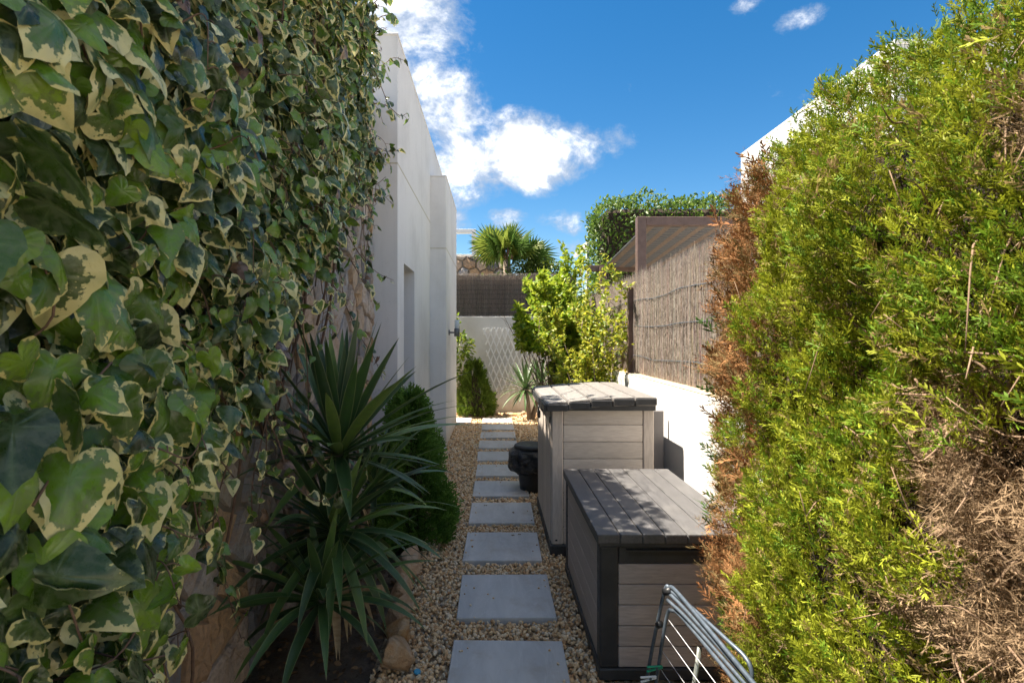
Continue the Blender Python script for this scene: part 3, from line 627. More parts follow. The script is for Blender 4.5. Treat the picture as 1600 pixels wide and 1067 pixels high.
# ------------------------------------------------------------------ drying rack (folded, standing on edge)
rk = empty('clothes_airer', (.72, 2.2, 0), 'folded grey metal clothes airer leaning before the storage box', 'clothes airer')
def rp(x, y, z): return (x, y, z)
tubes('leg_frame', [(smooth_path([(.618, 2.40, .0), (.665, 2.40, .30), (.722, 2.395, .58), (.738, 2.375, .612), (.748, 2.33, .622), (.765, 2.12, .618), (.80, 1.72, .60), (.845, 1.1, .575)], 6), .0085)], MT['steel'], rk, 8)
tubes('leg_frame', [(smooth_path([(.650, 2.36, .02), (.690, 2.36, .30), (.722, 2.355, .50), (.738, 2.33, .533), (.752, 2.28, .540), (.775, 2.05, .537), (.815, 1.62, .525), (.86, 1.0, .50)], 6), .0082)], MT['steel'], rk, 8)
tubes('wing_frame', [(smooth_path([(.735, 2.375, .588), (.752, 2.25, .590), (.79, 1.95, .582), (.84, 1.5, .57), (.88, 1.1, .56)], 5), .0078)], MT['steel'], rk, 8)
tubes('wing_frame', [(smooth_path([(.742, 2.37, .60), (.775, 2.22, .604), (.83, 2.0, .590), (.858, 1.925, .575), (.867, 1.89, .545), (.862, 1.885, .49), (.845, 1.885, .40)], 6), .0078)], MT['steel'], rk, 8)
tubes('wing_frame', [(smooth_path([(.728, 2.37, .56), (.755, 2.2, .565), (.80, 1.85, .555), (.85, 1.4, .54), (.89, 1.0, .53)], 5), .0075)], MT['steel'], rk, 8)
tubes('brace_leg', [([(.748, 2.22, .02), (.775, 2.20, .25), (.800, 2.19, .455)], .010)], MT['legmetal'], rk, 8)
for k in range(7):
    z = .485 - k * .07; tubes('drying_wire', [([(.725 - k * .012, 2.36, z), (.785 - k * .004, 1.7, z - .025), (.83, 1.1, z - .04)], .0017)], MT['wire'], rk, 5)
tubes('hinge', [([(.722, 2.392, .585), (.742, 2.36, .605)], .016)], MT['black'], rk, 8)
tubes('hinge', [([(.690, 2.388, .44), (.702, 2.372, .455)], .014)], MT['black'], rk, 8)
for (x, y, z, tx, m) in ((.692, 2.335, .285, 'green clothes peg clipped at the left leg of the airer', 'peg'), (.80, 2.0, .36, 'green clothes peg hanging low inside the airer', 'peg'), (.655, 2.30, .262, 'white clothes peg beside the green peg on the airer', 'whiteplastic')):
    p = empty('clothes_peg', (x, y, z), tx, 'clothes peg', 'pegs on the airer')
    for s in (-1, 1):
        o = link('jaw', box_mesh(.075, .010, .007, .002), MT[m], p, (x, y, z + s * .006)); o.rotation_euler = (0, s * .09, .25)
    tubes('spring', [([(x + .008, y - .006, z), (x + .008, y + .006, z)], .006)], MT['steel'], p)
rk.location.x += .03
# ------------------------------------------------------------------ rocks
def rock(name, c, s, label, group, seed):
    bv, bf = ico(4); q = bv.copy(); d = np.array(s) * 1.05
    q = q * (1 + .7 * (vnoise(bv, 1.3, seed) - .5)[:, None] + .34 * (vnoise(bv, 3.1, seed + 5) - .5)[:, None] + .22 * (vnoise(bv, 6, seed + 7) - .5)[:, None] + .12 * (vnoise(bv, 15, seed + 9) - .5)[:, None])
    rs_ = np.random.default_rng(seed)
    for _ in range(16):       # chop facets
        n = rs_.normal(size=3); n /= np.linalg.norm(n); h = rs_.uniform(.45, .8); t = q @ n - h; q = np.where((t > 0)[:, None], q - n * t[:, None] * .92, q)
    return tag(link(name, npmesh(q * d, bf, name, False), MT['rock'], None, c), label, 'rock', group)
RK = [((-.505, 2.80, .075), (.12, .115, .12), 'large orange rock at the gravel edge, nearest the camera'), ((-.525, 3.02, .05), (.085, .10, .09), 'pale pinkish rock just behind the large orange one'),
      ((-.56, 3.26, .06), (.10, .10, .10), 'brown-fronted rock third along the gravel edge'), ((-.60, 3.55, .05), (.08, .12, .085), 'pinkish rock fourth along the gravel edge'),
      ((-.635, 3.82, .05), (.12, .10, .085), 'pale lumpy rock under the arching leaf tips'), ((-.635, 4.08, .05), (.10, .10, .085), 'brown rock at the foot of the near conifer'),
      ((-.76, 3.45, .06), (.10, .08, .08), 'small orange rock deep among the sword leaves')]
for i, (c, s, t) in enumerate(RK): rock('border_rock', c, s, t, 'rocks edging the planting bed', 31 + i)
for i in range(26):
    x = -1.0 + i * .088 + random.uniform(-.03, .03); s = random.uniform(.045, .085)
    rock('rubble_rock', (x, 11.98 + random.uniform(-.22, .18), s * .45), (s * 1.2, s, s * .8), 'small orange rock in the row at the foot of the far wall', 'orange rocks along the far wall', 80 + i)
cap = cyl('bottle_cap', (-.383, 2.735, .024), .018, .010, simple('blue_plastic', (.05, .33, .52), (.04, .28, .45), 20, .4), None, 20); cap.rotation_euler = (.25, .1, 0); tag(cap, 'blue bottle cap lying on the gravel near the rocks', 'bottle cap')
for i, (x, y, t) in enumerate(((-.08, 5.42, 'dry leaf scrap at the left of the fourth slab'), (.19, 5.2, 'dry leaf scrap in the middle of the fourth slab'), (.165, 4.6, 'dark leaf scrap at the top edge of the third slab'), (.22, 4.62, 'tiny leaf scrap at the top right of the third slab'))):
    V = [(-.016, -.008, 0), (0, -.012, .006), (.018, -.004, .002), (.016, .008, .007), (0, .012, .001), (-.014, .008, .006), (0, 0, .004)]
    o = link('fallen_leaf', pymesh(V, [(k, (k + 1) % 6, 6) for k in range(6)]), simple('dry_leaf%d' % i, (.14, .10, .06), (.22, .15, .08), 60, .8), None, (x, y, .031)); o.rotation_euler = (0, 0, i * 1.3); tag(o, t, 'leaf', 'leaf scraps on the slabs')
# ------------------------------------------------------------------ ivy on the stone wall
def ivy_template(nout, seed):
    rs_ = np.random.default_rng(seed)
    if nout == 20:
        half = [(0, .0), (.07, -.10), (.18, -.17), (.31, -.16), (.41, -.08), (.475, .04), (.485, .16), (.45, .28), (.395, .38), (.355, .47), (.315, .58), (.255, .70), (.18, .82), (.09, .93), (0, 1.03)]
    else: half = [(0, -.02), (.26, -.14), (.47, .08), (.38, .40), (.24, .70), (0, 1.02)]
    jx = 1 + rs_.normal() * .08; jl = 1 + rs_.normal(size=len(half)) * .045; jr = 1 + rs_.normal(size=len(half)) * .045
    r_ = [(x * jx * jr[i], y) for i, (x, y) in enumerate(half)]; l_ = [(-x * jx * jl[i], y * (1 + rs_.normal() * .015)) for i, (x, y) in enumerate(half)][1:-1]
    ring = np.array(r_ + l_[::-1]); n = len(ring); c = np.array((0, .24))
    rings = [ring, c + (ring - c) * .74, c + (ring - c) * .40] if nout == 20 else [ring, c + (ring - c) * .58]
    fold = rs_.uniform(.25, .75); droop = rs_.uniform(.35, 1.0); wav = rs_.uniform(.02, .055); ph = rs_.uniform(0, 6); tw = rs_.normal() * .25; cup = rs_.uniform(-.2, .5)
    def z(p, q, k):
        x, y = p; e_ = (1, .55, .2)[q] if nout == 20 else (1, .35)[q]
        zz = -fold * abs(x) ** 1.25 - droop * max(y - .1, 0) ** 2 * .8 + tw * x * y + cup * x * x
        return zz + wav * math.sin(k * 2 * math.pi / n * 5 + ph) * e_ ** 2 + .02 * math.cos(k * 2 * math.pi / n * 9) * e_
    V = []; e = []; m = len(rings)
    for q, rg in enumerate(rings):
        V += [(p[0], p[1], z(p, q, k)) for k, p in enumerate(rg)]; e += [(1, .70, .36)[q] if m == 3 else (1, .55)[q]] * n
    V.append((0, .24, .01)); e.append(0.); F = []
    for k in range(n):
        k2 = (k + 1) % n
        for q in range(m - 1): F += [(q * n + k, q * n + k2, q * n + n + k2), (q * n + k, q * n + n + k2, q * n + n + k)]
        F.append(((m - 1) * n + k, (m - 1) * n + k2, m * n))
    vein = np.zeros(m * n + 1); vein[m * n] = 1; tip = len(half) - 1
    for q in range(m):
        vein[q * n] = 1; vein[q * n + tip] = 1
        for w_ in ((6, n - 6, 3, n - 3) if nout == 20 else (2, n - 2)): vein[q * n + w_] = .8
    return np.array(V), np.array(F), np.array(e), vein
HI = [ivy_template(20, s) for s in range(8)]; LO = [ivy_template(10, s + 20) for s in range(6)]
def ivy_x(y, z):            # outer surface of the ivy mat
    p = np.stack([y * 0, y, z], 1)
    s = np.interp(y, [0, 1.0, 2.0, 3.2, 4.2, 5.0], [-.80, -.82, -.86, -.92, -1.0, -1.14])
    return s + .38 * (vnoise(p, 1.7, 1) - .5) + .20 * (vnoise(p, 4.7, 2) - .5)
def ivy_low(y): return np.interp(y, [0, 1.45, 1.62, 1.78, 2.18, 2.4, 2.65, 3.05, 3.9, 4.5, 4.9], [0, 0.0, .55, .95, 1.12, 1.25, 1.62, 2.02, 2.55, 2.9, 3.3])
ivy = empty('ivy', (-1.2, 2.2, 0), 'variegated green and cream ivy covering the tall stone wall', 'ivy')
pos, nrm, dr, sz, lay = [], [], [], [], []
def add_ivy(y, z, x, size, layer, dropb=1.0):
    n = len(y); pos.append(np.stack([x, y, z], 1))
    d = np.stack([rng.normal(.35, .4, n), rng.normal(-.15, .65, n), -np.abs(rng.normal(.75, .35, n)) * dropb], 1); dr.append(d)
    nn = np.stack([np.full(n, 1.0), rng.normal(-.35, .95, n), rng.normal(.6, .75, n)], 1); nrm.append(nn); sz.append(size); lay.append(np.full(n, layer))
for (ya, yb, dens, s0, s1) in ((.25, 1.2, 850, .060, .135), (1.2, 2.0, 1050, .050, .115), (2.0, 3.0, 1350, .045, .092), (3.0, 4.15, 1700, .040, .080), (4.15, 4.85, 1300, .036, .070)):
    n = int((yb - ya) * 4.3 * dens); y = rng.uniform(ya, yb, n); z = rng.uniform(-.0, 4.36, n)
    lo = ivy_low(y) + .25 * (vnoise(np.stack([y * 0, y, z], 1), 3.3, 8) - .5); pr = np.clip((z - lo) / .35 + .35, 0, 1); k = rng.random(n) < pr
    k &= (z < 1.7 + 528 / 850 * y + .6); k &= y > .3
    y, z = y[k], z[k]; xs = ivy_x(y, z)
    thin = np.clip((z - ivy_low(y)) / .4 + .1, .0, 1); xs = WX + .08 + (xs - WX - .08) * (.35 + .65 * thin)
    dep = rng.random(len(y)) ** 1.15 * .34; dep = np.minimum(dep, (xs - WX) - .06)
    size = rng.uniform(s0, s1, len(y)) * rng.choice([.55, .8, 1, 1.0, 1.2], len(y))
    add_ivy(y, z, xs - dep, size, 1); lay[-1] = (dep < .11).astype(int)
# trailing strands with leaves
def strand(pts, leafsize, step, rad=.004):
    sp_ = smooth_path(pts, 7); STR.append((sp_, [rad * (1 - .6 * i / len(sp_)) for i in range(len(sp_))]))
    acc = 0
    for a, b_ in zip(sp_, sp_[1:]):
        acc += (b_ - a).length
        if acc > step:
            acc = 0; off_ = Vector((random.uniform(-.01, .04), random.uniform(-.03, .03), random.uniform(-.03, .02))); q = b_ + off_
            STR.append(([b_, b_ + off_ * .5 + Vector((0, 0, .006)), q], [.0016] * 3)); add_ivy(np.array([q.y]), np.array([q.z]), np.array([q.x]), np.array([leafsize * random.uniform(.6, 1.25)]), 1, .8)
STR = []
hang = [(2.15, 1.35, .55), (2.3, 1.45, .75), (2.45, 1.6, .85), (1.85, 1.1, .55), (1.7, .8, .3), (2.7, 1.75, 1.15), (2.9, 2.0, 1.35), (3.2, 2.2, 1.65), (3.5, 2.4, 1.9), (3.8, 2.6, 1.95), (4.1, 2.8, 2.2), (4.35, 3.0, 2.3), (2.0, 1.25, .9), (2.55, 1.7, 1.05), (4.6, 3.1, 2.5), (3.35, 2.3, 1.5)]
for (y, zt, zb_) in hang:
    xs = WX + .12 + random.uniform(0, .15)
    strand([(xs, y, zt + .3), (xs + .05, y + random.uniform(-.05, .1), zt), (xs + .03, y + random.uniform(-.1, .2), (zt + zb_) / 2), (xs + random.uniform(-.03, .08), y + random.uniform(0, .3), zb_)], .055, .05)
# strands reaching out towards the house
for p in ([(-1.05, 4.3, 3.9), (-.98, 4.7, 4.05), (-.90, 4.9, 4.22), (-.84, 5.1, 4.30)], [(-1.05, 4.4, 3.3), (-.95, 4.7, 3.32), (-.90, 4.9, 3.38), (-.86, 5.0, 3.42)], [(-1.1, 4.2, 2.9), (-1.0, 4.6, 3.0), (-.95, 4.8, 3.12)],
          [(-1.12, 4.0, 2.55), (-1.05, 4.3, 2.35), (-.98, 4.6, 2.25), (-.90, 4.9, 2.22)], [(-1.12, 3.4, 2.2), (-1.02, 3.7, 1.95), (-.98, 3.9, 1.75), (-.90, 4.1, 1.55), (-.88, 4.3, 1.38)],
          [(-1.1, 2.6, 1.7), (-1.0, 2.75, 1.3), (-.92, 2.85, 1.05), (-.80, 2.9, .95), (-.72, 2.95, .98)], [(-1.1, 2.4, 1.5), (-1.0, 2.5, 1.25), (-.93, 2.5, 1.05), (-.80, 2.5, .95), (-.70, 2.52, 1.0)],
          [(-1.0, 4.3, 3.95), (-.92, 4.6, 3.75), (-.88, 4.75, 3.6)], [(-1.1, 3.9, 2.9), (-1.0, 4.3, 2.75), (-.98, 4.5, 2.6)], [(-1.1, 4.2, 2.3), (-1.04, 4.5, 2.1), (-1.0, 4.75, 1.98)]):
    strand(p, .058, .05, .0045)
for i in range(70):
    y = random.uniform(.85, 4.3); z = random.uniform(.5, 4.2)
    if z < ivy_low(y) or z > 1.75 + .62 * y: continue
    xs = float(ivy_x(np.array([y]), np.array([z]))[0]); a = random.uniform(-.6, .6)
    strand([(xs - .12, y, z), (xs - .01, y + .05 * a, z + .03), (xs + .06, y + .14 * a, z + random.uniform(-.03, .07)), (xs + random.uniform(.06, .12), y + .22 * a, z + random.uniform(-.12, .10))], .062 if y < 2.5 else .055, .045, .003)
for p in ([(-1.0, 4.2, 4.2), (-.93, 4.35, 4.4), (-.84, 4.4, 4.52), (-.78, 4.5, 4.55)], [(-1.0, 4.4, 4.2), (-.92, 4.5, 4.36), (-.82, 4.6, 4.40)], [(-1.0, 3.9, 4.2), (-.9, 4.1, 4.35), (-.8, 4.2, 4.33)], [(-1.0, 4.4, 3.6), (-.9, 4.6, 3.66), (-.82, 4.75, 3.64), (-.76, 4.8, 3.68)]): strand(p, .075, .035, .005)
# older vine stems on and in the mat
for i in range(26):
    y = random.uniform(.8, 4.0); z = random.uniform(.3, 1.2) if y < 1.7 else float(ivy_low(y)) - random.uniform(.3, 1.0); z = max(z, 0.02); pts_ = []
    for k in range(7):
        zz = z + k * .45; yy_ = y + random.uniform(-.12, .12) + k * random.uniform(-.03, .05); pts_.append((WX + .05 + random.uniform(0, .10) * k ** .5, min(yy_, 4.9), zz))
    STR.append((smooth_path(pts_, 4), random.uniform(.004, .010)))
for i in range(170):
    y = random.uniform(.75, 4.2); z = random.uniform(.4, 3.0); xs = float(ivy_x(np.array([y]), np.array([z]))[0]) - .07
    if z < ivy_low(y): continue
    a = random.uniform(0, 6.28); STR.append((smooth_path([(xs - .08, y, z), (xs, y + .07 * math.cos(a), z + .07 * math.sin(a)), (xs + .02, y + .16 * math.cos(a + .3), z + .18 * math.sin(a + .3))], 4), .0026))
tag(tubes('stem', STR, MT['vine'], ivy, 5), kind='stuff')
pos = np.concatenate(pos); nrm = np.concatenate(nrm); dr = np.concatenate(dr); sz = np.concatenate(sz); lay = np.concatenate(lay); n = len(pos)
RM = frames(dr, nrm); rnd = rng.random(n); rnd = np.where((rnd > .97) & (sz / pos[:, 1] > .05), rnd * .9, rnd)
px = 771 + pos[:, 0] / pos[:, 1] * 850; py = 528 - (pos[:, 2] - 1.7) / pos[:, 1] * 850
inview = (px > -30) & (px < 700) & (py > -30) & (py < 1080) & (lay == 1); score = np.where(inview, sz / pos[:, 1], 0); big = np.argsort(-score)[:300]; isbig = np.zeros(n, bool); isbig[big] = True
for i in big:
    tv, tf, e, ve = HI[i % 8]; V = (RM[i] @ tv.T).T * sz[i]
    me = npmesh(V, tf, 'leaf', True, {'edge': e, 'vein': ve, 'rnd': np.full(len(V), rnd[i])}); link('leaf', me, MT['ivy'], ivy, pos[i])
VV, FF, EE, RR, VE = [], [], [], [], []; off = 0
hi_k = (pos[:, 1] < 1.75) & (lay == 1) & (px > -60); typ = rng.integers(0, 24, n)
for grp, sel in ((HI, hi_k), (LO, ~hi_k)):
    for q, (tv, tf, e, ve) in enumerate(grp):
        k = sel & ~isbig & (typ % len(grp) == q)
        if not k.any(): continue
        V, F = scatter(tv, tf, RM[k], sz[k], pos[k]); VV.append(V); FF.append(F + off); off += len(V); EE.append(np.tile(e, k.sum())); VE.append(np.tile(ve, k.sum())); RR.append(np.repeat(rnd[k], len(tv)))
tag(link('foliage', npmesh(np.concatenate(VV), np.concatenate(FF), 'ivy_foliage', True, {'edge': np.concatenate(EE), 'vein': np.concatenate(VE), 'rnd': np.concatenate(RR)}), MT['ivy'], ivy), kind='stuff')
print('ivy leaves', n)
# ------------------------------------------------------------------ conifer sprays
def spray_template(seed, nside=11, sub=3, droop=.15, wid=.020, ang=48, curl=.0, zj=.05):
    rs_ = np.random.default_rng(seed); V, F, tip = [], [], []
    def seg(a, b_, w, t0, t1):
        a, b_ = np.array(a), np.array(b_); d = b_ - a; l = np.linalg.norm(d); pr = np.array((-d[1], d[0], 0)) / (l + 1e-9) * w; m = a + d * .45; k = len(V); up = np.array((0, 0, w * .8))
        V.extend([a, m + pr - up * .3, b_, m - pr + up * .6]); tip.extend([t0, (t0 + t1) / 2, t1, (t0 + t1) / 2]); F.append((k, k + 1, k + 2)); F.append((k, k + 2, k + 3))
    def pt(t): return np.array((.06 * math.sin(t * 3 + seed), t, -droop * t * t + curl * math.sin(t * 5 + seed)))
    for k in range(3): seg(pt(k / 3), pt((k + 1) / 3 + .03), wid * .9, k / 3 * .5, (k + 1) / 3 * .6)
    for k in range(nside):
        t = .06 + .9 * k / nside; s = 1 if k % 2 else -1; a = R(ang + rs_.normal() * 8); l = (.50 - .30 * t) * rs_.uniform(.75, 1.2)
        b0 = pt(t); d = np.array((s * math.sin(a), math.cos(a), rs_.normal() * zj * 3)); b1 = b0 + d * l; b1[2] -= droop * l * .5
        seg(b0, b1, wid, .3 + t * .3, .8)
        for q in range(sub):
            u = .25 + .6 * q / sub; ss = 1 if q % 2 else -1; a2 = a * s + ss * R(38 + rs_.normal() * 8); l2 = l * .42 * (1.1 - u * .5); c0 = b0 + (b1 - b0) * u; c1 = c0 + np.array((math.sin(a2), math.cos(a2), rs_.normal() * zj * 4)) * l2; seg(c0, c1, wid * .95, .5, 1.0)
    seg(pt(.9), pt(1.0) + np.array((0, .1, 0)), wid, .7, 1)
    return np.array(V), np.array(F), np.array(tip)
SPR = [spray_template(s, 7, 0, wid=.046, zj=.17, ang=36) for s in range(8)]; SPL = [spray_template(s + 9, 7, 1, wid=.05) for s in range(4)]
DED = [spray_template(s + 30, 9, 2, .8, .0115, 46, .12, .20) for s in range(5)]
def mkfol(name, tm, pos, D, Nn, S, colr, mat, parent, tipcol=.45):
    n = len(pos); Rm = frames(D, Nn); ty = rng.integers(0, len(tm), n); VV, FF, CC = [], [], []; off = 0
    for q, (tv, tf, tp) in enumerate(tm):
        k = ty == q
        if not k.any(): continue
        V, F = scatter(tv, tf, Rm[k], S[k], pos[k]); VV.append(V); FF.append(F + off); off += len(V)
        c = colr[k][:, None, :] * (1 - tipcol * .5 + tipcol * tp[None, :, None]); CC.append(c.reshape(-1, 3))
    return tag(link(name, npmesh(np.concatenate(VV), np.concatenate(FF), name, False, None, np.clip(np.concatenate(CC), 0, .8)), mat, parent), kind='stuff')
# ------------------------------------------------------------------ the big hedge on the right
hedge = empty('conifer_hedge', (1.2, 1.5, 0), 'tall golden-green conifer hedge with brown dead patches, filling the right', 'hedge')
HX = .965
def hedge_x(y, z):
    p = np.stack([y * 0, y, z], 1); b_ = HX + .12 * (vnoise(p, 1.7, 21) - .5) + .14 * (vnoise(p, 4.2, 22) - .5) + .15 * (vnoise(p, 9.5, 23) - .5)
    return b_ + .12 * np.clip((z - 1.95) / .4, 0, 1) ** 2 + .05 * np.clip((.7 - z), 0, 1) + .10 * np.clip((y - 2.15) / .4, 0, 1)
def hedge_kind(y, z, p):
    """0 green 1 gold 2 rust 3 grey-brown dead"""
    nz = vnoise(p, 3.5, 31) * .6 + vnoise(p, 9, 32) * .4; kd = np.zeros(len(y), int)
    nz2 = vnoise(p, 3.1, 35) * .4 + rng.random(len(y)) * .6
    gold = nz2 + .22 * np.exp(-((y - 1.9) / .3) ** 2) + .12 * np.exp(-((y - 1.35) / .25) ** 2) > .50; kd[gold] = 1
    rust = (y > 2.12 + .5 * (nz - .5)) & (nz + .32 * np.exp(-((z - 1.85) / .5) ** 2) + .16 * np.exp(-((z - .7) / .3) ** 2) + .10 > .50); kd[rust] = 2
    d = np.zeros(len(y))
    for (y0, z0, ry, rz, wt) in ((1.02, 1.36, .22, .27, 1.25), (1.22, 1.50, .16, .34, .95), (1.05, 1.05, .24, .22, 1.1), (1.42, 1.02, .20, .14, .85), (1.30, 1.90, .10, .10, .8), (1.0, 2.08, .11, .09, 1.0), (1.24, 1.70, .09, .10, .75), (1.75, 1.30, .07, .12, .5)): d = np.maximum(d, wt * np.exp(-((y - y0) / ry) ** 2 - ((z - z0) / rz) ** 2))
    dead = d + (nz - .5) * 1.3 > .52; kd[dead] = 3
    return kd, d
n = 60000; y = .45 + 2.2 * rng.random(n) ** .9; z = rng.uniform(.0, 2.48, n); pp = np.stack([y * 0, y, z], 1)
wob = .16 * (vnoise(pp, 2.5, 40) - .5) + .10 * (vnoise(pp, 7, 41) - .5)
k = (y < 2.56 + wob) & (z < 2.40 + .06 * (y < 1.7) + .10 * (vnoise(pp, 3, 42) - .5) - .35 * np.clip(y - 2.25, 0, 1) ** 1.0)
y, z = y[k], z[k]; n = len(y); dep = rng.random(n) ** 1.8 * .17; x = hedge_x(y, z) + dep; pos = np.stack([x, y, z], 1); kd, dd = hedge_kind(y, z, pos * np.array((0, 1, 1)))
pos[kd == 3, 0] += .10
D = np.stack([rng.normal(-.70, .35, n), rng.normal(-.05, .45, n), rng.normal(.85, .42, n)], 1); Nn = np.stack([rng.normal(-.5, .5, n), rng.normal(-.3, .6, n), rng.normal(.3, .6, n)], 1)
S = rng.uniform(.025, .050, n) * np.where(rng.random(n) < .12, 1.35, 1)
base = np.array([(.135, .245, .020), (.32, .35, .028), (.33, .165, .07), (.33, .225, .135)])
colr = base[np.minimum(kd, 3)] * rng.uniform(.65, 1.35, n)[:, None]; mx_ = rng.random(n)[:, None]; colr = np.where((kd == 0)[:, None], colr * (1 - mx_ * .6) + np.array((.25, .34, .028)) * mx_ * .6, colr)
fl_ = (kd < 2) & (rng.random(n) < .09); colr[fl_] = np.array((.36, .25, .11)) * rng.uniform(.7, 1.2, (fl_.sum(), 1)); keep_ = (kd != 2) | (rng.random(n) < .5); kd = np.where(keep_, kd, 9); rz_ = (kd == 2) & (rng.random(n) < .35); colr[rz_] = np.array((.26, .19, .085)) * rng.uniform(.7, 1.3, (rz_.sum(), 1))
low = np.clip((.8 - z) / .6, 0, 1)[:, None] * ((kd < 2)[:, None]); colr = colr * (1 - .55 * low) + np.array((.03, .08, .018)) * .55 * low  # shade at the hedge foot put into the foliage colour
live = kd < 2
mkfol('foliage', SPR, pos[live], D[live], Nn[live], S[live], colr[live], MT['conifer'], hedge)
r2 = kd == 2
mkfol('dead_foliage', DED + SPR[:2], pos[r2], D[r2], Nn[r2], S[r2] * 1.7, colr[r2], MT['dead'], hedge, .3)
r3 = (kd == 3) & (rng.random(n) < .42); m = r3.sum(); Dd = np.stack([rng.normal(-.55, .4, m), rng.normal(-.1, .6, m), rng.normal(-.35, .6, m)], 1); rep = 2
mkfol('dead_foliage', DED, np.concatenate([pos[r3]] * rep) + rng.normal(size=(m * rep, 3)) * .025, np.concatenate([Dd] * rep) + rng.normal(size=(m * rep, 3)) * .35, rdir(m * rep), np.concatenate([S[r3]] * rep) * rng.uniform(1.2, 2.2, m * rep), np.concatenate([colr[r3]] * rep), MT['dead'], hedge, .3)
# silhouette sprigs: top line and far edge
m = 1200; y = rng.uniform(.8, 2.45, m); z = np.full(m, 2.36) + .05 * (y < 1.7) - .30 * np.clip(y - 2.2, 0, 1) + rng.uniform(-.06, .06, m); x = hedge_x(y, z) + rng.uniform(-.02, .25, m)
pos2 = np.stack([x, y, z], 1); m2 = 220; z2 = rng.uniform(.15, 2.25, m2); y2 = np.full(m2, 2.55) + rng.uniform(-.08, .06, m2); pos3 = np.stack([HX + rng.uniform(.05, .35, m2), y2, z2], 1)
D2 = np.stack([rng.normal(-.1, .3, m), rng.normal(0, .3, m), np.full(m, 1.0)], 1); D3 = np.stack([rng.normal(-.6, .3, m2), rng.normal(.3, .4, m2), rng.normal(.75, .3, m2)], 1)
c2 = np.array((.16, .25, .03)) * rng.uniform(.7, 1.3, m)[:, None]; 
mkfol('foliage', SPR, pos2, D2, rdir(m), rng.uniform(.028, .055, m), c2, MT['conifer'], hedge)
g3 = (np.abs(z2 - 1.65) < .14) | (np.abs(z2 - 1.0) < .2) | (rng.random(m2) < .12)
mkfol('foliage', SPR, pos3[g3], D3[g3], rdir(g3.sum()), rng.uniform(.07, .12, g3.sum()), np.array((.06, .125, .025)) * np.ones((g3.sum(), 1)), MT['conifer'], hedge)
mkfol('dead_foliage', DED + SPR[:2], pos3[~g3], D3[~g3], rdir((~g3).sum()), rng.uniform(.07, .12, (~g3).sum()), np.array((.25, .115, .05)) * rng.uniform(.7, 1.3, ((~g3).sum(), 1)), MT['dead'], hedge)
# inner branches, trunks and shaded twig mass
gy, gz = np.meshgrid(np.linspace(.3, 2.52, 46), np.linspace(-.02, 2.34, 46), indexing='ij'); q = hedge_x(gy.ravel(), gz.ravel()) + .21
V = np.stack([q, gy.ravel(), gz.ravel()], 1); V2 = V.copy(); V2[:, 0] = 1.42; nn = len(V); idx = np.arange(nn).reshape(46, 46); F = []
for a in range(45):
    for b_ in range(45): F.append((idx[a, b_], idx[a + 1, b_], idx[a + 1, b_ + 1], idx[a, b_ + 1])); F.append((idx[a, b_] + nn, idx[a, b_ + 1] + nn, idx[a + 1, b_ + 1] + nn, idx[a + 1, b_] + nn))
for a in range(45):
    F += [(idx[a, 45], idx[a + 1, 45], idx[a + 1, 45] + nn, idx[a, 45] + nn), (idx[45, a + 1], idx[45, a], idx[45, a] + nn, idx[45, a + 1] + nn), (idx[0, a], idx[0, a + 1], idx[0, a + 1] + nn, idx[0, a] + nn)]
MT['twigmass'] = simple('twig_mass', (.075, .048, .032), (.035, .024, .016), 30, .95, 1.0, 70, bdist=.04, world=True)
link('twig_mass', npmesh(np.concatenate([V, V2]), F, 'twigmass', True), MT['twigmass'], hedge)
for yt in (.75, 1.15, 1.62, 2.1, 2.42):
    xt = HX + .17; tubes('trunk', [(smooth_path([(xt + .05, yt, -.02), (xt + random.uniform(-.02, .03), yt + .03, .7), (xt, yt - .02, 1.5), (xt + .08, yt, 2.3)], 4), [.028 - .018 * k / 12 for k in range(13)])], MT['bark'], hedge, 8)
BR = []
for i in range(240):
    yb = random.uniform(.8, 2.5); zb_ = random.uniform(.2, 2.2)
    if yb > 1.5 and random.random() < .5: continue
    xb_ = float(hedge_x(np.array([yb]), np.array([zb_]))[0]); a = random.gauss(0, .6)
    BR.append((smooth_path([(xb_ + .20, yb, zb_), (xb_ + .12, yb + .06 * a, zb_ + random.uniform(-.02, .08)), (xb_ + .05, yb + .13 * a, zb_ + random.uniform(-.08, .12)), (xb_ - .01, yb + .2 * a, zb_ + random.uniform(-.16, .14))], 3), [.0045 - .00038 * k for k in range(10)]))
for i in range(22):
    yb = random.uniform(.85, 1.5); zb_ = random.uniform(.5, 1.6); xb_ = HX + .17; s_ = random.choice((-1, 1)); q_ = [(xb_ + .03, yb, zb_)]
    for k in range(5): q_.append((q_[-1][0] - random.uniform(.0, .05), q_[-1][1] + s_ * random.uniform(.02, .06), q_[-1][2] + random.uniform(-.03, .09)))
    sm = smooth_path(q_, 3); BR.append((sm, [.010 - .0005 * k for k in range(len(sm))]))
    for k in (6, 10): BR.append((smooth_path([sm[k], sm[k] + Vector((-.03, random.uniform(-.05, .05), .05)), sm[k] + Vector((-.07, random.uniform(-.1, .1), random.uniform(-.02, .12)))], 3), .003))
tubes('branch', BR, simple('dead_branch', (.24, .15, .095), (.34, .23, .15), 30, .9, .4, 90), hedge, 5)['kind'] = 'stuff'
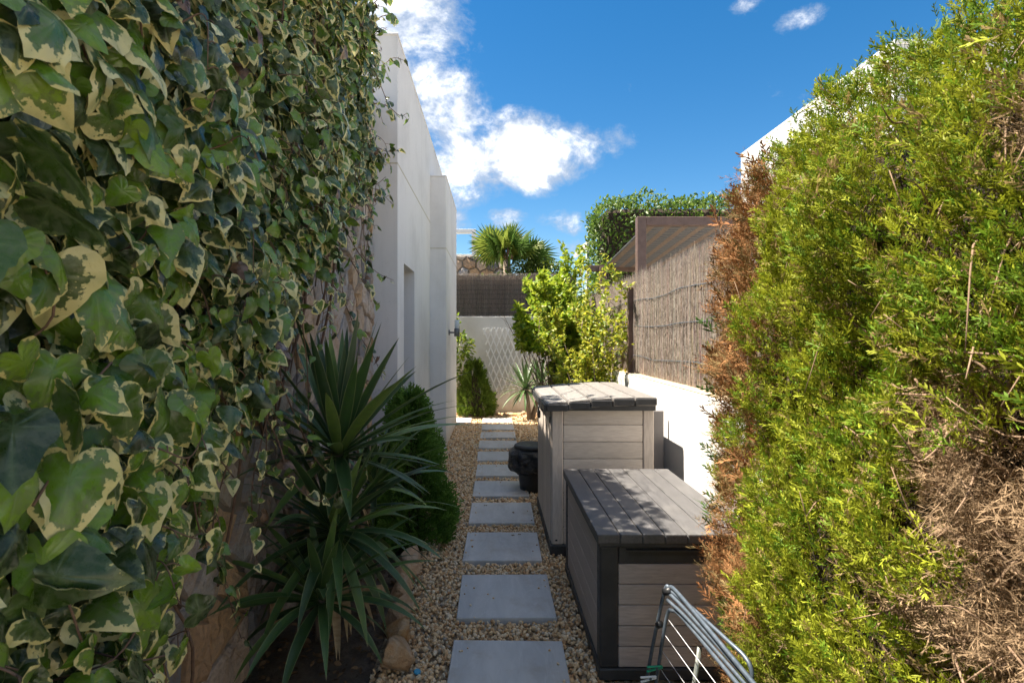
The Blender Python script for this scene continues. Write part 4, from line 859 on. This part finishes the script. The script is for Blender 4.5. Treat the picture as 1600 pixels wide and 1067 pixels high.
# ------------------------------------------------------------------ small conifers
def cone_conifer(x, y, h, r, label, tm, n, dark, s0, s1, group=None):
    t = empty('dwarf_conifer', (x, y, 0), label, 'conifer', group)
    u = rng.random(n) ** 1.15; th = rng.uniform(0, 2 * math.pi, n); prof = np.minimum((1 - u) ** .62, .86 + .25 * u) * (1 + .25 * np.sin(th * 3 + u * 9) * .5) ; rr = r * prof * (1 - .3 * rng.random(n) ** 2)
    rr *= .58 + .8 * vnoise(np.stack([np.cos(th) * 1, np.sin(th) * 1, u * 2.2], 1), 3.0, 61)
    P_ = np.stack([x + rr * np.cos(th), y + rr * np.sin(th), .03 + u * h * .95], 1)
    D_ = np.stack([np.cos(th) * .7 + rng.normal(size=n) * .3, np.sin(th) * .7 + rng.normal(size=n) * .3, .85 + rng.normal(size=n) * .25], 1); N_ = np.stack([-np.sin(th), np.cos(th), rng.normal(size=n) * .4], 1)
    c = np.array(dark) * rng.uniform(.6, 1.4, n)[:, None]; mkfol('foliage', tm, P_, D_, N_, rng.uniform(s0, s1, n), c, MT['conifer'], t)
    tubes('trunk', [([(x, y, -.02), (x, y, h * .8)], [.022, .006])], MT['bark'], t, 6)
    bv, bf = ico(3); zz = (bv[:, 2] + 1) / 2; rad_ = r * .52 * np.clip(1 - zz, .0, 1) ** .62; th_ = np.arctan2(bv[:, 1], bv[:, 0]); link('twig_mass', npmesh(np.stack([rad_ * np.cos(th_) * (zz > 0), rad_ * np.sin(th_), .02 + zz * h * .85], 1), bf, 'tm', True), MT['twigmass'], t, (x, y, 0))
cone_conifer(-.70, 4.50, 1.22, .32, 'dark green dwarf conifer beside the sword-leaved plant on the left', SPR, 4200, (.11, .215, .035), .08, .15)
cone_conifer(-.41, 11.75, 1.16, .37, 'rounded dwarf conifer standing before the far white wall', SPL, 1100, (.125, .185, .022), .12, .20)
# ------------------------------------------------------------------ yuccas
def yucca_leaf(Lf, wd, d, droop, parent, base, fold=.35, twist=0.):
    d = Vector(d).normalized(); p = Vector((0, 0, 0)); side = d.cross(Vector((0, 0, 1)))
    if side.length < .05: side = Vector((1, 0, 0))
    side.normalize(); side = Matrix.Rotation(twist, 3, d) @ side; ns = 11; V, F, e, al, ac = [], [], [], [], []
    for k in range(ns + 1):
        t = k / ns; w_ = wd * (.55 + 1.3 * t if t < .35 else 1.005 * (1 - ((t - .35) / .65) ** 2.2)) * .5; w_ = max(w_, .0006)
        nr_ = side.cross(d).normalized(); f_ = fold * (1 - .6 * t)
        for s, q in ((-1, 1), (-.5, .5), (0, 0), (.5, .5), (1, 1)): V.append(p + side * (s * w_) + nr_ * (abs(s) * w_ * f_)); e.append(q); al.append(t); ac.append(s + 1)
        if k < ns:
            p = p + d * (Lf / ns); d = (d + Vector((0, 0, -droop / ns * (.4 + 1.6 * t)))).normalized()
            side = (side - d * side.dot(d)).normalized()
    for k in range(ns):
        for c in range(4): a = k * 5 + c; F.append((a, a + 1, a + 6, a + 5))
    return np.array([v[:] for v in V]), np.array(F), e, al, ac
def yucca_head(t, c, n, L0, wd, el0, el1, joined=None, azr=(0, 6.283), drp=(.1, 1.2), lf=None):
    for k in range(n):
        u = (k + .5) / n; el_ = R(el1 + (el0 - el1) * u + random.uniform(-7, 7)); a = azr[0] + (k * 2.39996 + random.uniform(-.2, .2)) % (azr[1] - azr[0])
        d = (math.cos(a) * math.cos(el_), math.sin(a) * math.cos(el_), math.sin(el_)); Lf = L0 * random.uniform(.78, 1.1) * (.82 + .3 * math.sin(u * 3.0))
        V, F, e, al, ac = yucca_leaf(Lf, wd * random.uniform(.85, 1.1), d, drp[1] + (drp[0] - drp[1]) * u + random.uniform(-.1, .2), t, c, twist=random.uniform(-.3, .3))
        b_ = np.array(c) + np.array((d[0] * .02, d[1] * .02, .05 * u))
        if joined is None: link('leaf', npmesh(V, F, 'yucca_leaf', True, {'edge': e, 'along': al, 'across': ac}), MT['yucca'], t, b_)
        else: joined.append((V + b_, F, e, al, ac))
def flush(t, J):
    VV, FF, A = [], [], [[], [], []]; off = 0
    for V, F, *at in J:
        VV.append(V); FF.append(F + off); off += len(V)
        for i in range(3): A[i] += list(at[i])
    tag(link('foliage', npmesh(np.concatenate(VV), np.concatenate(FF), 'yf', True, {'edge': A[0], 'along': A[1], 'across': A[2]}), MT['yucca'], t), kind='stuff')
yu = empty('yucca', (-.95, 3.1, 0), 'large dark sword-leaved yucca in front of the stone wall', 'yucca')
hA, hB, hC, hD = (-.88, 3.10, 1.02), (-.86, 2.95, .62), (-.78, 3.55, .72), (-.98, 3.3, .55)
tubes('stem', [(smooth_path([(-.98, 3.12, -.02), (-.96, 3.10, .4), (-.90, 3.10, .8), (-.88, 3.1, 1.05)], 4), [.045 - .0015 * k for k in range(13)])], MT['bark'], yu, 8)
for h_ in (hB, hC, hD, (-.88, 2.78, .34)): tubes('stem', [(smooth_path([(-.97, 3.12, .1), ((-.97 + h_[0]) / 2, (3.12 + h_[1]) / 2, h_[2] * .55), h_], 4), .028)], MT['bark'], yu, 8)
yucca_head(yu, hA, 66, .78, .072, 88, -14, drp=(.0, .5))
yucca_head(yu, hB, 60, .64, .058, 78, -40, drp=(.2, 1.3)); yucca_head(yu, (-.88, 2.78, .34), 40, .54, .052, 75, -15, drp=(.2, 1.2)); yucca_head(yu, hC, 26, .48, .046, 80, -10, drp=(.1, .9)); yucca_head(yu, hD, 30, .58, .054, 40, -40, drp=(.5, 1.4))
for k in range(12):
    a = random.uniform(-1.9, 1.2); c_ = random.choice((hA, hB, hD)); V, F, e, al, ac = yucca_leaf(random.uniform(.35, .55), .045, (math.cos(a) * .5, math.sin(a) * .5, -.75), .9, yu, c_, twist=random.uniform(-.8, .8))
    link('dead_leaf', npmesh(V, F, 'dead_leaf', True), MT['dryleaf'], yu, np.array(c_) - np.array((0, 0, .06)))
ys = empty('yucca', (.75, 11.25, 0), 'small spiky yucca beside the yellow-green shrub, behind the shed', 'yucca'); J = []
yucca_head(ys, (.66, 11.2, .62), 60, .66, .048, 85, -35, joined=J, drp=(.05, .9)); yucca_head(ys, (1.0, 11.3, .74), 40, .62, .048, 85, -20, joined=J, drp=(.05, .8)); flush(ys, J)
tubes('stem', [([(.75, 11.25, -.02), (.70, 11.2, .4), (.66, 11.2, .66)], .05), ([(.78, 11.26, -.02), (.92, 11.3, .4), (1.0, 11.3, .78)], .05)], MT['bark'], ys, 8)
# ------------------------------------------------------------------ broad leaved shrubs
def leaf_template(w_, fold=.3, cup=.2):
    ring = [(0, 0), (w_ * .6, .22), (w_, .48), (w_ * .7, .75), (0, 1), (-w_ * .7, .75), (-w_, .48), (-w_ * .6, .22)]
    V = [(x, y_, fold * abs(x) - cup * y_ * y_ * .5) for x, y_ in ring] + [(0, .5, -cup * .13)]; return np.array(V), np.array([(k, (k + 1) % 8, 8) for k in range(8)]), np.linspace(.3, .9, 9)
LT = [leaf_template(.26), leaf_template(.30, .5, .5), leaf_template(.22, .2, .8)]
def leafball(t, cs, n, size, cols, mat='leaf', name='foliage', shell=.55, up=.35):
    """cs: list of (center, radii)"""
    P_, D_ = [], []; tot = sum(r[0] * r[1] * r[2] for _, r in cs) 
    for c, r in cs:
        m = int(n * r[0] * r[1] * r[2] / tot); v = rdir(m); q = rng.uniform(shell, 1.05, m)[:, None] ; q = q * (.78 + .44 * vnoise(v * 1.0 + np.array(c), 3.1, 71))[:, None]
        P_.append(np.array(c) + v * q * np.array(r)); D_.append(v + rng.normal(size=(m, 3)) * .6)
    P_ = np.concatenate(P_); D_ = np.concatenate(D_); m = len(P_); N_ = rdir(m) * .8 + np.array((-.3, -.1, up + .5)); ci = rng.random(m)[:, None]; a, b_, c = [np.array(q) for q in cols]
    col = np.where(ci < .5, a + (b_ - a) * ci * 2, b_ + (c - b_) * (ci - .5) * 2) * rng.uniform(.8, 1.2, m)[:, None]
    return mkfol(name, LT, P_, D_, N_, rng.uniform(size * .65, size * 1.2, m), col, MT[mat], t, .15)
# yellow-green shrub between shed and far wall
sb = empty('leafy_shrub', (1.05, 8.3, 0), 'tall yellow-green leafy shrub rising behind the shed', 'shrub')
cs, BRS = [], []; LP, LD = [], []
def branch(p0, d, ln, rad, lev):
    pts_ = [Vector(p0)]; d = Vector(d).normalized()
    for k in range(6):
        d = (d + Vector((random.gauss(0, .10), random.gauss(0, .10), random.gauss(.04, .07)))).normalized(); pts_.append(pts_[-1] + d * ln / 6)
        if lev < 2 and k > 0 and random.random() < (.95 if lev == 0 else .8):
            a = random.uniform(0, 6.28); br = Vector((math.cos(a), math.sin(a), random.uniform(.1, .7))); branch(pts_[-1], d * .5 + br * .8, ln * random.uniform(.22, .42), rad * .5, lev + 1)
        if lev >= 1 or k > 2:
            for q in range(10 if lev else 5):
                s = pts_[-2].lerp(pts_[-1], random.random()); LP.append(s + Vector((random.gauss(0, .02), random.gauss(0, .02), random.gauss(0, .02)))); LD.append(d * .5 + Vector((random.gauss(0, .7), random.gauss(0, .7), random.gauss(.1, .5))))
    BRS.append((pts_, [rad * (1 - .75 * k / 6) for k in range(7)]))
def grow(t, base, n, spread, l0, l1, rad, size, lo_c, hi_c, dk_c, keep, barkm):
    global BRS, LP, LD
    BRS, LP, LD = [], [], []
    for k in range(n):
        a = k * 2.4; sp_ = random.uniform(*spread); branch((base[0] + .08 * math.cos(a), base[1] + .12 * math.sin(a), 0), (math.cos(a) * sp_ - .02, math.sin(a) * sp_ * .8, 1), random.uniform(l0, l1), rad, 0)
    tubes('branch', BRS, barkm, t, 5)['kind'] = 'stuff'
    P_ = np.array([v[:] for v in LP]); D_ = np.array([v[:] for v in LD]); k = (rng.random(len(P_)) < keep(P_)) & (P_[:, 0] < 1.53); P_, D_ = P_[k], D_[k]; m = len(P_)
    ci = rng.random(m)[:, None]; col = np.array(lo_c) * (1 - ci) + np.array(hi_c) * ci; dk = rng.random(m) < .25; col[dk] = np.array(dk_c)
    mkfol('foliage', LT, P_, D_, rdir(m) * .8 + np.array((-.5, 0, .7)), rng.uniform(size * .7, size * 1.25, m), col, MT['leaf'], t, .15); print('shrub leaves', m)
SBK = simple('shrub_bark', (.20, .13, .10), (.28, .2, .15), 30, .85)
grow(sb, (1.06, 8.5), 22, (.08, .36), 1.5, 2.45, .013, .092, (.25, .36, .025), (.47, .50, .05), (.16, .26, .025), lambda p: (1 - .55 * np.clip((p[:, 2] - 2.55) / .4, 0, 1)) * (p[:, 0] > .36) * ((p[:, 2] > 1.5) | (p[:, 0] > .95)), SBK)
leafball(sb, [((1.12, 8.3, 1.7), (.42, .36, .55)), ((1.0, 8.3, 2.2), (.40, .34, .42)), ((1.2, 8.2, 1.15), (.30, .3, .4))], 2600, .095, ((.16, .26, .025), (.28, .38, .03), (.47, .50, .05)), shell=.4)
ts = empty('twiggy_shrub', (1.33, 6.6, 0), 'sparse twiggy shrub with small yellowing leaves before the fence post', 'shrub')
grow(ts, (1.33, 6.6), 13, (.05, .24), 1.4, 2.2, .010, .055, (.28, .34, .03), (.52, .48, .05), (.16, .24, .02), lambda p: np.full(len(p), .45), SBK)
# potted-looking citrus behind the house corner
ct = empty('citrus_bush', (-.86, 11.85, 0), 'small bright green bush peeking out behind the house corner', 'bush')
leafball(ct, [((-.80, 11.7, 1.50), (.34, .30, .34)), ((-.88, 11.8, .95), (.20, .2, .18)), ((-.9, 11.8, 2.05), (.16, .16, .16))], 750, .10, ((.09, .17, .02), (.16, .24, .02), (.32, .34, .05)))
tubes('stem', [([(-.88, 11.85, -.02), (-.86, 11.8, .8), (-.82, 11.75, 1.6), (-.9, 11.8, 2.0)], .018)], MT['bark'], ct, 6)
# clipped hedge behind the pergola
ch = empty('clipped_hedge', (3.2, 11.5, 0), 'clipped bright green hedge behind the brown pergola', 'hedge')
n = 7000; fc = rng.random(n); x = rng.uniform(2.12, 5.2, n); y = rng.uniform(11.0, 12.0, n); z = rng.uniform(1.5, 4.52, n)
f1 = fc < .55; y[f1] = 11.0; f2 = (fc >= .55) & (fc < .8); z[f2] = 4.52; f3 = fc >= .8; x[f3] = 2.12; P_ = np.stack([x, y, z], 1) + rng.normal(size=(n, 3)) * .05; P_ += (.22 * (vnoise(P_, 2.1, 81) - .5) + .12 * (vnoise(P_, 6, 82) - .5))[:, None] * np.array((-.7, -1, .7))
cn = np.clip((x - 2.12) / .3, 0, 1); P_[:, 2] -= np.where(z > 4.1, (1 - cn) ** 2 * .22, 0)
ci = rng.random(n)[:, None]; col = np.array((.05, .11, .018)) * (1 - ci) + np.array((.17, .25, .03)) * ci
mkfol('foliage', LT, P_, np.stack([rng.normal(-.2, .6, n), rng.normal(-.6, .5, n), rng.normal(.2, .7, n)], 1), rdir(n) * .8 + np.array((-.3, -.5, .6)), rng.uniform(.06, .11, n), col, MT['leaf'], ch, .2)
box('twig_mass', 2.26, 5.2, 11.14, 12, 0, 4.36, MT['twigmass'], ch, .1)
# shrubs and palm beyond the far fence
bs = empty('garden_shrub', (1.1, 14.2, 0), 'dark green shrub beside the fan palm beyond the far fence', 'shrub')
leafball(bs, [((.92, 14.2, 3.30), (.50, .4, .42)), ((1.45, 14.2, 3.35), (.5, .4, .40)), ((.40, 14.3, 3.2), (.35, .3, .28)), ((-.15, 14.3, 3.15), (.3, .3, .2))], 2600, .10, ((.035, .075, .014), (.09, .14, .02), (.20, .24, .03)), shell=.3)
tubes('stem', [([(.9, 14.2, -.05), (.92, 14.2, 3.2)], .04), ([(1.0, 14.2, -.05), (1.45, 14.2, 3.3)], .04)], MT['bark'], bs, 6)
pm = empty('fan_palm', (.33, 14.8, 0), 'green fan palm with spiky fronds above the far brushwood fence', 'palm')
tubes('trunk', [([(.33, 14.8, -.05), (.37, 14.8, 3.80)], [.13, .10])], MT['bark'], pm, 10)
for k in range(38):
    a = k * 2.39996; el_ = R(4 + 80 * ((k * .618) % 1)); d = Vector((math.cos(a) * math.cos(el_), math.sin(a) * math.cos(el_), math.sin(el_))); c0 = Vector((.37, 14.8, 3.82)); pet = random.uniform(.30, .46) + .35 * math.cos(el_) ** 3; hub = c0 + d * pet
    side = d.cross(Vector((0, 0, 1))).normalized(); side = Matrix.Rotation(R(random.choice((-1, 1)) * random.uniform(35, 95)), 3, d) @ side; up_ = side.cross(d); nb_ = 26; V, F = [], []; Lr = random.uniform(.58, .78)
    for q in range(nb_):
        b_ = R(-125 + 250 * q / (nb_ - 1)); dq = (d * math.cos(b_) + side * math.sin(b_)).normalized(); Lq = Lr * (1 - .22 * abs(b_) / 2.2); pr = (side * math.cos(b_) - d * math.sin(b_)) ; w_ = .026
        m1 = hub + dq * Lq * .55 + up_ * (-.02); tp_ = hub + dq * Lq + up_ * (-.06) + Vector((0, 0, -.10 * random.random())); k0 = len(V)
        V += [hub, m1 - pr * w_ + up_ * .010, m1 - up_ * .010, m1 + pr * w_ + up_ * .010, tp_]; F += [(k0, k0 + 1, k0 + 2), (k0, k0 + 2, k0 + 3), (k0 + 1, k0 + 4, k0 + 2), (k0 + 2, k0 + 4, k0 + 3)]
    V = np.array([v[:] for v in V]); cc = np.array((.085, .15, .028)) if k % 3 else np.array((.22, .27, .045)); cc = cc * random.uniform(.8, 1.2); cl = np.ones((len(V), 3)) * cc
    fr = link('frond', npmesh(V - np.array(c0), np.array(F), 'frond', False, None, cl), MT['leaf'], pm, c0); tubes('stalk', [([c0, c0 + d * pet * .5, hub], .011)], MT['bark' if False else 'vine'], fr, 5)

# leaf litter on the soil bed
n = 900; x = rng.uniform(-1.24, -.56, n); y = rng.uniform(1.6, 5.4, n); P_ = np.stack([x, y, rng.uniform(-.015, .012, n)], 1); N_ = np.stack([rng.normal(size=n) * .5, rng.normal(size=n) * .5, np.ones(n)], 1)
lt = empty('leaf_litter', (-.9, 3, 0), 'dry brown leaf litter on the soil of the planting bed', 'leaf litter')
lf = mkfol('leaf_litter', LT, P_, np.stack([rng.normal(size=n), rng.normal(size=n), rng.normal(size=n) * .15], 1), N_, rng.uniform(.02, .06, n), np.array((.20, .125, .07)) * rng.uniform(.4, 1.4, (n, 1)), MT['dead'], None, .2)
bpy.data.objects.remove(lt); tag(lf, 'dry brown leaf litter on the soil of the planting bed', 'leaf litter', kind='stuff')
